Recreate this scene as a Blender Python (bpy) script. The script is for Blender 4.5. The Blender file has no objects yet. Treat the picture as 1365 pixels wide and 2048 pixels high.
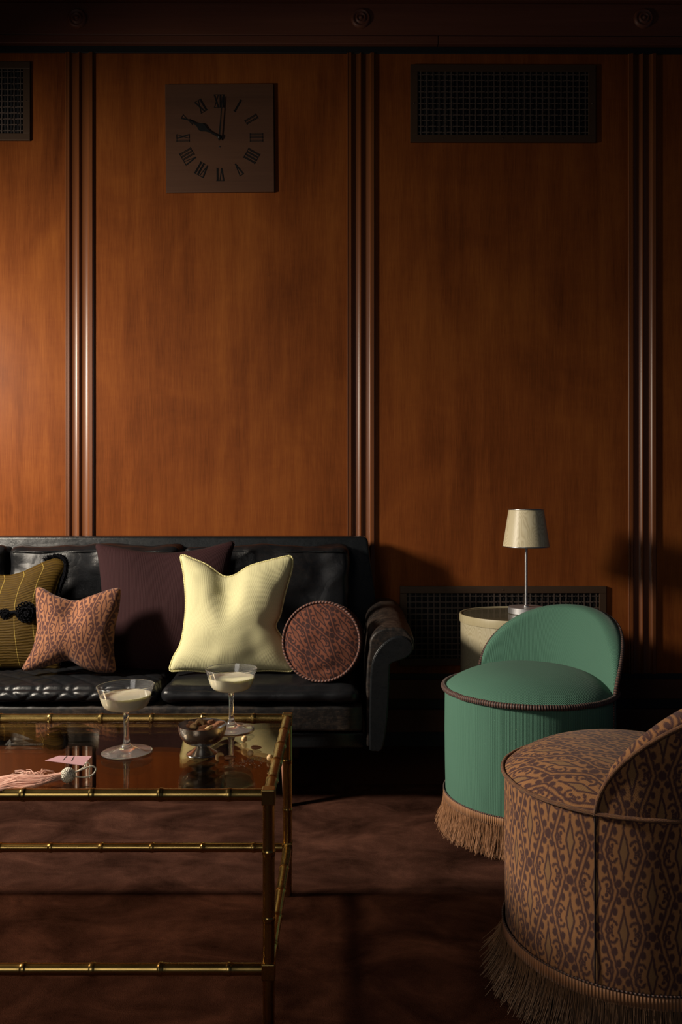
import bpy, bmesh, math, random
from mathutils import Vector, Matrix, Euler, noise
PI = math.pi
R = math.radians
rnd = random.Random(11)
sc = bpy.context.scene
col = sc.collection

# ------------------------------------------------------------------ camera, light, exposure
F = 1680.0                      # focal length in pixels of the 1365x2048 frame
CX, HY = 682.5, 1000.0          # principal column and horizon row
cam_d = bpy.data.cameras.new('camera')
cam_d.sensor_fit = 'VERTICAL'
cam_d.sensor_height = 36.0
cam_d.sensor_width = 24.0
cam_d.lens = F / 2048 * 36
cam_d.shift_y = (HY - 1024) / 2048
cam_d.clip_start = 0.02
cam = bpy.data.objects.new('camera', cam_d)
cam.location = (0, 0, 1)
cam.rotation_euler = (R(90), 0, 0)
col.objects.link(cam)
sc.camera = cam

world = bpy.data.worlds.new('world')
sc.world = world
world.use_nodes = True
bg = world.node_tree.nodes['Background']
bg.inputs[0].default_value = (0.65, 0.9, 1.4, 1)
bg.inputs[1].default_value = 0.020


def area(name, loc, target, w, h, power, color, spread):
    d = bpy.data.lights.new(name, 'AREA')
    d.shape = 'RECTANGLE'
    d.size, d.size_y = w, h
    d.energy = power
    d.color = color
    d.spread = R(spread)
    o = bpy.data.objects.new(name, d)
    o.location = loc
    v = Vector(target) - Vector(loc)
    o.rotation_euler = v.to_track_quat('-Z', 'Y').to_euler()
    col.objects.link(o)
    return o


area('window_daylight_upper', (-2.36, 2.03, 1.74), (-1.35, 3.3, 1.0), 0.16, 0.50, 30, (1.0, 0.88, 0.72), 112)
area('window_daylight_lower', (-2.36, 2.01, 1.70), (-0.1, 1.95, 0.3), 0.36, 0.40, 23, (1.0, 0.88, 0.72), 82)
area('rear_left_fill', (-2.0, -2.0, 1.9), (-0.5, 1.8, 0.3), 2.0, 1.8, 5.0, (1.0, 0.93, 0.85), 75)  # added fill lamp behind the camera, for brass rail sheen and rug

sc.view_settings.view_transform = 'Standard'
sc.view_settings.look = 'None'
sc.view_settings.gamma = 1
sc.view_settings.use_curve_mapping = False
sc.view_settings.exposure = 0.0

# ------------------------------------------------------------------ point helpers


def P(px, py, Y):
    return Vector(((px - CX) * Y / F, Y, 1 - (py - HY) * Y / F))


YW = 3.46
WA = R(0.25)


def W(px, py):
    """(u, z) of a photo point on the back wall"""
    dx = (px - CX) / F
    Y = YW / (1 - dx * math.tan(WA))
    return dx * Y / math.cos(WA), 1 - (py - HY) * Y / F


def wall_place(o, u, z, n=0.0):
    o.location = (u * math.cos(WA) + n * math.sin(WA), YW + u * math.sin(WA) - n * math.cos(WA), z)
    o.rotation_euler = (0, 0, WA)


# ------------------------------------------------------------------ materials
class E:
    """tiny expression layer over shader math nodes"""
    def __init__(s, nt, v):
        s.nt, s.v = nt, v

    def _op(s, op, *others, rev=False):
        n = s.nt.nodes.new('ShaderNodeMath')
        n.operation = op
        args = [s] + list(others)
        if rev:
            args.reverse()
        for i, a in enumerate(args):
            a = a.v if isinstance(a, E) else a
            if isinstance(a, (int, float)):
                n.inputs[i].default_value = a
            else:
                s.nt.links.new(a, n.inputs[i])
        return E(s.nt, n.outputs[0])
    def __add__(s, o): return s._op('ADD', o)
    def __radd__(s, o): return s._op('ADD', o)
    def __sub__(s, o): return s._op('SUBTRACT', o)
    def __rsub__(s, o): return s._op('SUBTRACT', o, rev=True)
    def __mul__(s, o): return s._op('MULTIPLY', o)
    def __rmul__(s, o): return s._op('MULTIPLY', o)
    def __truediv__(s, o): return s._op('DIVIDE', o)
    def __pow__(s, o): return s._op('POWER', o)
    def abs(s): return s._op('ABSOLUTE')
    def frac(s): return s._op('FRACT')
    def floor(s): return s._op('FLOOR')
    def sin(s): return s._op('SINE')
    def sqrt(s): return s._op('SQRT')
    def min(s, o): return s._op('MINIMUM', o)
    def max(s, o): return s._op('MAXIMUM', o)
    def gt(s, o): return s._op('GREATER_THAN', o)
    def lt(s, o): return s._op('LESS_THAN', o)
    def clamp(s):
        r = s._op('ADD', 0.0)
        r.v.node.use_clamp = True
        return r
    def step(s, a, b):
        """1 below a, 0 above b"""
        return ((b - s) * (1.0 / (b - a))).clamp()


def new_mat(name):
    m = bpy.data.materials.new(name)
    m.use_nodes = True
    nt = m.node_tree
    b = nt.nodes['Principled BSDF']
    return m, nt, b


def coords(nt, kind='Object'):
    return nt.nodes.new('ShaderNodeTexCoord').outputs[kind]


def mapped(nt, src, scale=(1, 1, 1), rot=(0, 0, 0), loc=(0, 0, 0)):
    n = nt.nodes.new('ShaderNodeMapping')
    n.inputs['Scale'].default_value = scale
    n.inputs['Rotation'].default_value = rot
    n.inputs['Location'].default_value = loc
    nt.links.new(src, n.inputs['Vector'])
    return n.outputs[0]


def noise_t(nt, vec, scale, detail=4, rough=0.55, dist=0.0):
    n = nt.nodes.new('ShaderNodeTexNoise')
    n.inputs['Scale'].default_value = scale
    n.inputs['Detail'].default_value = detail
    n.inputs['Roughness'].default_value = rough
    n.inputs['Distortion'].default_value = dist
    nt.links.new(vec, n.inputs['Vector'])
    return n.outputs['Fac']


def voronoi_t(nt, vec, scale, feature='DISTANCE_TO_EDGE', rand=1.0):
    n = nt.nodes.new('ShaderNodeTexVoronoi')
    n.feature = feature
    n.inputs['Scale'].default_value = scale
    n.inputs['Randomness'].default_value = rand
    nt.links.new(vec, n.inputs['Vector'])
    return n.outputs['Distance']


def ramp(nt, fac, stops):
    n = nt.nodes.new('ShaderNodeValToRGB')
    cr = n.color_ramp
    while len(cr.elements) < len(stops):
        cr.elements.new(0.5)
    for e, (p, c) in zip(cr.elements, stops):
        e.position = p
        e.color = (*c, 1)
    nt.links.new(fac.v if isinstance(fac, E) else fac, n.inputs[0])
    return n.outputs[0]


def mixc(nt, fac, a, b, mode='MIX'):
    n = nt.nodes.new('ShaderNodeMix')
    n.data_type = 'RGBA'
    n.blend_type = mode
    for sock, v in ((n.inputs[0], fac), (n.inputs[6], a), (n.inputs[7], b)):
        v = v.v if isinstance(v, E) else v
        if isinstance(v, (int, float)):
            sock.default_value = v
        elif isinstance(v, tuple):
            sock.default_value = (*v, 1)
        else:
            nt.links.new(v, sock)
    return n.outputs[2]


def bump(nt, b, height, strength=0.3, dist=0.002, prev=None):
    n = nt.nodes.new('ShaderNodeBump')
    n.inputs['Strength'].default_value = strength
    n.inputs['Distance'].default_value = dist
    nt.links.new(height.v if isinstance(height, E) else height, n.inputs['Height'])
    if prev is not None:
        nt.links.new(prev, n.inputs['Normal'])
    nt.links.new(n.outputs[0], b.inputs['Normal'])
    return n.outputs[0]


def setp(nt, b, **kw):
    names = dict(color='Base Color', rough='Roughness', metal='Metallic', spec='Specular IOR Level', coat='Coat Weight',
                 coat_rough='Coat Roughness', sheen='Sheen Weight', sheen_rough='Sheen Roughness', trans='Transmission Weight', ior='IOR',
                 sss='Subsurface Weight', aniso='Anisotropic')
    for k, v in kw.items():
        s = b.inputs[names[k]]
        v = v.v if isinstance(v, E) else v
        if isinstance(v, (int, float)):
            s.default_value = v
        elif isinstance(v, tuple):
            s.default_value = (*v, 1)
        else:
            nt.links.new(v, s)


def wood(name, dark, mid, light, grain='z', rough=0.33, coat=0.0, scale=1.0, spec=0.5):
    m, nt, b = new_mat(name)
    c = coords(nt)
    s1 = {'z': (9, 9, 0.55), 'x': (0.55, 9, 9), 'y': (9, .55, 9)}[grain]
    s2 = {'z': (160, 160, 4), 'x': (4, 160, 160), 'y': (160, 4, 160)}[grain]
    s3 = {'z': (1.7, 1.7, 0.5), 'x': (.5, 1.7, 1.7), 'y': (1.7, .5, 1.7)}[grain]
    n1 = E(nt, noise_t(nt, mapped(nt, c, tuple(v * scale for v in s1)), 1.0, 6, 0.6, 0.6))
    n2 = E(nt, noise_t(nt, mapped(nt, c, tuple(v * scale for v in s2)), 1.0, 3, 0.6))
    n3 = E(nt, noise_t(nt, mapped(nt, c, tuple(v * scale for v in s3)), 1.0, 3, 0.5, 0.3))
    f = (n1 * 0.55 + n2 * 0.25 + n3 * 0.45) - 0.12
    cc = ramp(nt, f, [(0.25, dark), (0.5, mid), (0.75, light)])
    setp(nt, b, color=cc, rough=(n1 * 0.12 + n2 * 0.06 + (rough - 0.09)), coat=coat, spec=spec)
    bump(nt, b, n2, 0.10, 0.0008)
    return m


def plain(name, color, rough=0.5, metal=0.0, **kw):
    m, nt, b = new_mat(name)
    n = E(nt, noise_t(nt, coords(nt), 40, 3))
    setp(nt, b, color=mixc(nt, n * 0.5, color, tuple(v * 0.75 for v in color)), rough=n * 0.12 + (rough - 0.06), metal=metal, **kw)
    return m


def ribbed(name, color, gap, period=0.0042, sheen=0.15, axis=0, wob=0.0, strength=0.6):
    m, nt, b = new_mat(name)
    uv = coords(nt, 'UV')
    sx = nt.nodes.new('ShaderNodeSeparateXYZ')
    nt.links.new(uv, sx.inputs[0])
    u = E(nt, sx.outputs[axis])
    w = (u * (2 * PI / period)).sin() * 0.5 + 0.5
    n = E(nt, noise_t(nt, mapped(nt, uv, (900, 900, 1)), 1.0, 2))
    n2 = E(nt, noise_t(nt, mapped(nt, uv, (14, 14, 1)), 1.0, 3))
    c = mixc(nt, (w * 0.75 + n * 0.35).clamp(), gap, color)
    c = mixc(nt, n2 * 0.35, c, tuple(v * 0.8 for v in color))
    setp(nt, b, color=c, rough=0.85, spec=0.2, sheen=sheen, sheen_rough=0.4)
    bump(nt, b, w + n * 0.4, strength, 0.0012)
    return m


def ikat(name, ground, motif, olive, pu=0.098, pv=0.146, rough=0.8):
    m, nt, b = new_mat(name)
    uv = coords(nt, 'UV')
    # feathered edges of the dyed yarn
    j = noise_t(nt, mapped(nt, uv, (420, 160, 1)), 1.0, 2)
    j2 = noise_t(nt, mapped(nt, uv, (60, 60, 1), loc=(3, 7, 0)), 1.0, 2)
    sx = nt.nodes.new('ShaderNodeSeparateXYZ')
    nt.links.new(uv, sx.inputs[0])
    J, J2 = E(nt, j) - 0.5, E(nt, j2) - 0.5
    u = E(nt, sx.outputs[0]) * (1 / pu) + J2 * 0.05 + J * 0.02
    v = E(nt, sx.outputs[1]) * (1 / pv) + J * 0.06 + J2 * 0.04
    a = (u.frac() - 0.5).abs() * 2.0
    c = (v.frac() - 0.5).abs() * 2.0
    fold = (a + c * 0.44).gt(0.72)
    x = (fold * (1.0 - a * 2.0) + a)
    y = (fold * (1.0 - c * 2.0) + c)
    S = 0.028

    def dot(cx, cy, rx, ry):
        dx, dy = (x - cx) * (1 / rx), (y - cy) * (1 / ry)
        return (dx * dx + dy * dy).sqrt().step(0.75, 1.15)

    def band(e, lo, hi):
        return e.step(hi - S, hi + S) * (1.0 - e.step(lo - S, lo + S))
    e = 0.72 - y * 0.44 - x
    k = band(e, 0.045, 0.135)
    s = x * 6.3 + y * 2.1
    k = k.max(band(s * 0.25, 0.21, 0.335))
    k = k.max((x - (0.82 - y) * 0.10).step(0.0, 0.06) * band(y, 0.56, 0.70))
    # scrolls left and right of it
    dx, dy = (x - 0.41) * 1.0, (y - 0.16) * 1.3
    rr = (dx * dx + dy * dy).sqrt()
    k = k.max(band(rr, 0.115, 0.215) * (1.0 - (x - 0.38).lt(0.0) * y.lt(0.16)))
    k = k.max(dot(0.40, 0.12, 0.065, 0.055))
    k = k.max(dot(0.31, 0.50, 0.105, 0.115))
    k = k.max(dot(0.17, 0.78, 0.115, 0.105))
    k = k.max(dot(0.0, 0.985, 0.16, 0.125))
    k = k.max(dot(0.52, 0.0, 0.05, 0.05))
    k = (k - 0.0 + J * 0.35 * k).clamp()
    yarn = (E(nt, sx.outputs[0]) * (2 * PI / 0.0022)).sin() * (E(nt, sx.outputs[1]) * (2 * PI / 0.0022)).sin()
    base = mixc(nt, s.step(0.85, 1.0) * 0.8, ground, olive)
    tone = E(nt, noise_t(nt, mapped(nt, uv, (25, 25, 1)), 1.0, 3))
    base = mixc(nt, tone * 0.5, base, tuple(q * 0.65 for q in ground))
    cc = mixc(nt, k * 0.97, base, motif)
    cc = mixc(nt, (J + 0.5) * 0.12, cc, tuple(q * 0.8 for q in ground))
    setp(nt, b, color=cc, rough=rough, spec=0.2, sheen=0.1, sheen_rough=0.5)
    bump(nt, b, yarn * 0.5 + J, 0.5, 0.0010)
    return m


def leather(name, base, worn, worn_amt=0.3, rough=0.36, crease=8.0):
    m, nt, b = new_mat(name)
    c = coords(nt)
    big = E(nt, noise_t(nt, c, 3.2, 5, 0.6, 0.4))
    fine = E(nt, noise_t(nt, c, 60, 6, 0.7))
    scr = E(nt, noise_t(nt, mapped(nt, c, (26, 26, 190), rot=(0.3, 0.6, 0.2)), 1.0, 4, 0.7))
    wear = ((big - 0.46) * 3.0 + (fine - 0.5) * 2.6 + (scr - 0.5) * 1.6).clamp() * worn_amt
    cc = mixc(nt, wear, base, worn)
    setp(nt, b, color=cc, rough=(wear * 0.35 + fine * 0.18 + (rough - 0.09)).clamp(), spec=0.30)
    w = E(nt, voronoi_t(nt, mapped(nt, c, (1, 1, 1.2)), crease))
    w2 = E(nt, voronoi_t(nt, c, 420))
    h = big * 1.6 + w.min(0.12) * 1.6 + w2 * 0.10 + fine * 0.12
    bump(nt, b, h, 0.55, 0.006)
    return m


M = {}
def veneer():
    m, nt, b = new_mat('walnut_veneer')
    c = coords(nt)
    n1 = E(nt, noise_t(nt, mapped(nt, c, (15, 15, 0.9)), 1.0, 7, 0.62, 0.5))
    n2 = E(nt, noise_t(nt, mapped(nt, c, (330, 330, 9)), 1.0, 3, 0.6))
    n3 = E(nt, noise_t(nt, mapped(nt, c, (3.2, 3.2, 1.6)), 1.0, 4, 0.55, 0.8))
    n4 = E(nt, noise_t(nt, mapped(nt, c, (10, 10, 34)), 1.0, 3, 0.55, 0.6))
    pores = E(nt, noise_t(nt, mapped(nt, c, (120, 120, 60)), 1.0, 1)).gt(0.80)
    f = n1 * 0.34 + n2 * 0.30 + n3 * 0.42 + n4 * 0.06 - 0.06 - pores * 0.10
    cc = ramp(nt, f, [(0.28, (0.070, 0.018, 0.007)), (0.5, (0.200, 0.056, 0.014)), (0.72, (0.32, 0.102, 0.022))])
    setp(nt, b, color=cc, rough=n1 * 0.10 + n2 * 0.06 + 0.27, spec=0.06)
    bump(nt, b, n2, 0.10, 0.0008)
    return m


M['wall_wood'] = veneer()
M['trim_wood'] = wood('fluted_wood', (0.09, 0.026, 0.008), (0.17, 0.053, 0.014), (0.24, 0.08, 0.022), 'z', 0.33, spec=0.6)
M['frieze_wood'] = wood('frieze_wood', (0.09, 0.030, 0.018), (0.15, 0.052, 0.030), (0.21, 0.075, 0.042), 'x', 0.45)
M['skirt_wood'] = wood('skirting_wood', (0.05, 0.016, 0.007), (0.085, 0.028, 0.010), (0.12, 0.038, 0.014), 'x', 0.45)
M['floor_wood'] = wood('floor_wood', (0.045, 0.016, 0.009), (0.075, 0.027, 0.013), (0.10, 0.036, 0.017), 'x', 0.45)
M['black_trim'] = plain('black_trim', (0.008, 0.009, 0.011), 0.55)
M['plaster'] = plain('dark_plaster', (0.05, 0.04, 0.035), 0.85)
M['clock_wood'] = wood('clock_wood', (0.055, 0.022, 0.010), (0.085, 0.034, 0.015), (0.11, 0.046, 0.02), 'x', 0.55)
M['clock_dark'] = plain('blackened_metal', (0.010, 0.010, 0.010), 0.5, 0.3)
M['vent_metal'] = plain('bronze_vent', (0.075, 0.042, 0.024), 0.5, 0.3)
M['vent_wire'] = plain('vent_wire', (0.095, 0.068, 0.055), 0.55, 0.2)
M['void'] = plain('duct_black', (0.004, 0.004, 0.006), 0.9)
M['leather'] = leather('black_leather', (0.0085, 0.0090, 0.0105), (0.05, 0.03, 0.02), 0.14, 0.30)
M['leather_worn'] = leather('worn_leather', (0.012, 0.011, 0.011), (0.10, 0.062, 0.040), 0.42, 0.42)
M['leather_smooth'] = leather('smooth_leather', (0.008, 0.0095, 0.011), (0.04, 0.03, 0.022), 0.06, 0.28, 3.0)
M['leg_wood'] = wood('sofa_leg_wood', (0.12, 0.05, 0.03), (0.2, 0.09, 0.055), (0.28, 0.13, 0.08), 'z', 0.4)
M['cream'] = ribbed('cream_rib', (0.66, 0.625, 0.37), (0.52, 0.485, 0.26), 0.0037, 0.05, strength=0.35)
M['cream_pipe'] = ribbed('cream_piping', (0.78, 0.72, 0.36), (0.5, 0.45, 0.2), 0.006, 0.05)
M['maroon'] = ribbed('maroon_rib', (0.034, 0.0100, 0.0120), (0.018, 0.006, 0.007), 0.0034, 0.01)
M['green'] = ribbed('green_rib', (0.100, 0.230, 0.165), (0.046, 0.120, 0.085), 0.0033, 0.1, strength=0.7)
M['ikat'] = ikat('ikat_rust', (0.31, 0.142, 0.055), (0.042, 0.016, 0.021), (0.20, 0.115, 0.05))
M['ikat_cushion'] = ikat('ikat_copper', (0.33, 0.140, 0.068), (0.052, 0.018, 0.021), (0.27, 0.11, 0.055))
M['ikat_round'] = ikat('ikat_red_brown', (0.175, 0.055, 0.030), (0.020, 0.008, 0.010), (0.12, 0.04, 0.022))
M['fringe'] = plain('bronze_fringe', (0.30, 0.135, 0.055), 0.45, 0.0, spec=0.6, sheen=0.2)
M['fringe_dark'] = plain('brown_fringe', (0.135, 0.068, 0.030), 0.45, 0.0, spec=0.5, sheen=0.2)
M['brass'] = plain('aged_brass', (0.44, 0.30, 0.10), 0.27, 1.0)
M['mirror'] = plain('smoked_mirror', (0.165, 0.15, 0.125), 0.065, 1.0)


def smoked_glass():
    m, nt, b = new_mat('smoked_glass')
    out = [n for n in nt.nodes if n.type == 'OUTPUT_MATERIAL'][0]
    nt.nodes.remove(b)
    g = nt.nodes.new('ShaderNodeBsdfGlossy')
    g.inputs['Color'].default_value = (1, .95, .86, 1)
    g.inputs['Roughness'].default_value = 0.012
    t = nt.nodes.new('ShaderNodeBsdfTransparent')
    t.inputs['Color'].default_value = (.76, .69, .62, 1)
    mx = nt.nodes.new('ShaderNodeMixShader')
    lw = nt.nodes.new('ShaderNodeLayerWeight')
    lw.inputs['Blend'].default_value = 0.18
    f = E(nt, lw.outputs['Fresnel']) * 0.58 + 0.05
    nt.links.new(f.v, mx.inputs[0])
    nt.links.new(t.outputs[0], mx.inputs[1])
    nt.links.new(g.outputs[0], mx.inputs[2])
    nt.links.new(mx.outputs[0], out.inputs['Surface'])
    return m


M['mirror'] = smoked_glass()
M['steel'] = plain('stainless_steel', (0.60, 0.59, 0.57), 0.26, 1.0)
M['chrome'] = plain('chrome', (0.66, 0.66, 0.67), 0.32, 1.0)
M['brushed'] = plain('brushed_aluminium', (0.58, 0.58, 0.60), 0.5, 1.0)
M['black_fibre'] = plain('black_fibre', (0.003, 0.003, 0.0045), 0.9, 0.0, spec=0.08)
M['almond'] = wood('almond_skin', (0.20, 0.075, 0.03), (0.34, 0.14, 0.06), (0.42, 0.19, 0.09), 'x', 0.6, scale=14)
M['hazelnut'] = plain('blanched_hazelnut', (0.72, 0.47, 0.22), 0.55)
M['cashew'] = plain('roasted_cashew', (0.68, 0.42, 0.17), 0.5)
M['salt'] = plain('salt', (0.36, 0.31, 0.27), 0.5)
M['pink'] = plain('pink_silk', (0.90, 0.52, 0.40), 0.45, 0.0, sheen=0.3, spec=0.5)
M['cord'] = plain('cream_silk_cord', (0.72, 0.66, 0.52), 0.4, 0.0, sheen=0.2)
M['card'] = plain('lilac_card', (0.46, 0.25, 0.28), 0.7)
M['ink'] = plain('black_ink', (0.02, 0.01, 0.01), 0.6)
M['champagne'] = wood('champagne_woodgrain', (0.33, 0.27, 0.15), (0.45, 0.39, 0.24), (0.53, 0.46, 0.30), 'z', 0.42, scale=2.2)


def contour_wood(k=1.0):
    m, nt, b = new_mat('cathedral_woodgrain')
    c = coords(nt)
    n = E(nt, noise_t(nt, mapped(nt, c, (11, 11, 4.0)), 1.0, 2, 0.4, 0.2))
    w = (n * 240.0).sin() * 0.5 + 0.5
    f = E(nt, noise_t(nt, mapped(nt, c, (160, 160, 14)), 1.0, 3))
    cc = ramp(nt, (w * 0.65 + f * 0.4), [(p, tuple(q * k for q in v)) for p, v in ((0.1, (0.56, 0.48, 0.30)), (0.5, (0.67, 0.59, 0.39)), (0.95, (0.73, 0.66, 0.46)))])
    setp(nt, b, color=cc, rough=0.4, spec=0.5)
    bump(nt, b, w, 0.05, 0.0006)
    return m


M['cathedral'] = contour_wood()
M['shaded_drum_wood'] = contour_wood(0.66)  # lamp shade woodgrain, colour darkened to stand for the drum's dimmer light
M['side_glass'] = plain('glossy_top', (0.16, 0.135, 0.085), 0.09, 0.0, spec=1.0)


def carpet():
    m, nt, b = new_mat('brown_carpet')
    c = coords(nt)
    big = E(nt, noise_t(nt, mapped(nt, c, (1, 1.5, 1)), 4.2, 4, 0.6, 0.8))
    mid = E(nt, noise_t(nt, c, 26, 4, 0.6))
    fine = E(nt, noise_t(nt, c, 420, 3, 0.7))
    f = (big - 0.5) * 1.5 + (mid - 0.5) * 0.35 + (fine - 0.5) * 0.7 + 0.5
    cc = ramp(nt, f, [(0.15, (0.022, 0.0095, 0.0068)), (0.5, (0.062, 0.027, 0.0185)), (0.85, (0.125, 0.054, 0.036))])
    setp(nt, b, color=cc, rough=0.95, spec=0.0)
    h = bump(nt, b, fine, 0.9, 0.006)
    bump(nt, b, big + mid * 0.4, 0.55, 0.020, h)
    return m


M['carpet'] = carpet()


def glass(name, color=(1, 1, 1), rough=0.0):
    m, nt, b = new_mat(name)
    setp(nt, b, color=color, rough=rough, trans=0.96, ior=1.46)
    return m


M['glass'] = glass('clear_glass')


def liquid():
    m, nt, b = new_mat('cloudy_cocktail')
    n = E(nt, noise_t(nt, coords(nt), 30, 2))
    setp(nt, b, color=mixc(nt, n, (0.52, 0.49, 0.36), (0.58, 0.55, 0.42)), rough=0.08, ior=1.33, sss=0.8, coat=0.5, coat_rough=0.02)
    b.inputs['Subsurface Radius'].default_value = (0.02, 0.02, 0.014)
    b.inputs['Subsurface Scale'].default_value = 0.6
    return m


M['liquid'] = liquid()


def olive_silk():
    m, nt, b = new_mat('pleated_olive_silk')
    uv = coords(nt, 'UV')
    sx = nt.nodes.new('ShaderNodeSeparateXYZ')
    nt.links.new(uv, sx.inputs[0])
    u, v = E(nt, sx.outputs[0]), E(nt, sx.outputs[1])
    wob = E(nt, noise_t(nt, mapped(nt, uv, (9, 5, 1)), 1.0, 3)) * 1.1
    pl = (v * (2 * PI / 0.011) + wob * 11.0).sin() * 0.5 + 0.5
    rag = E(nt, noise_t(nt, mapped(nt, uv, (16, 170, 1)), 1.0, 4, 0.7))
    line = ((u * (1 / 0.066)).frac() - 0.5).abs().step(0.010, 0.024)
    base = ramp(nt, pl * 0.25 + rag * 0.8, [(0.2, (0.027, 0.014, 0.002)), (0.55, (0.064, 0.036, 0.005)), (0.9, (0.118, 0.070, 0.012))])
    setp(nt, b, color=mixc(nt, line * 0.6, base, (0.48, 0.34, 0.08)), rough=0.55, spec=0.1)
    bump(nt, b, pl * 0.6 + rag * 1.4 + line * 0.5, 0.7, 0.003)
    return m


M['olive'] = olive_silk()


def braid(name, c1, c2, n=1.0, slant=0.0):
    """striped cord: stripes follow the u of the tube in metres"""
    m, nt, b = new_mat(name)
    uv = coords(nt, 'UV')
    sx = nt.nodes.new('ShaderNodeSeparateXYZ')
    nt.links.new(uv, sx.inputs[0])
    w = ((E(nt, sx.outputs[0]) * (2 * PI / n) + E(nt, sx.outputs[1]) * slant).sin() * 0.5 + 0.5)
    setp(nt, b, color=mixc(nt, w, c1, c2), rough=0.6, sheen=0.1)
    bump(nt, b, w, 0.8, 0.002)
    return m


M['braid'] = braid('dark_braid', (0.010, 0.006, 0.006), (0.115, 0.050, 0.034), 0.0075)
M['header'] = braid('fringe_heading', (0.17, 0.075, 0.030), (0.34, 0.155, 0.065), 0.0062)
M['knot_cord'] = braid('knotted_cord', (0.62, 0.57, 0.44), (0.86, 0.81, 0.68), 0.004, 6.0)

# ------------------------------------------------------------------ mesh helpers


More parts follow.
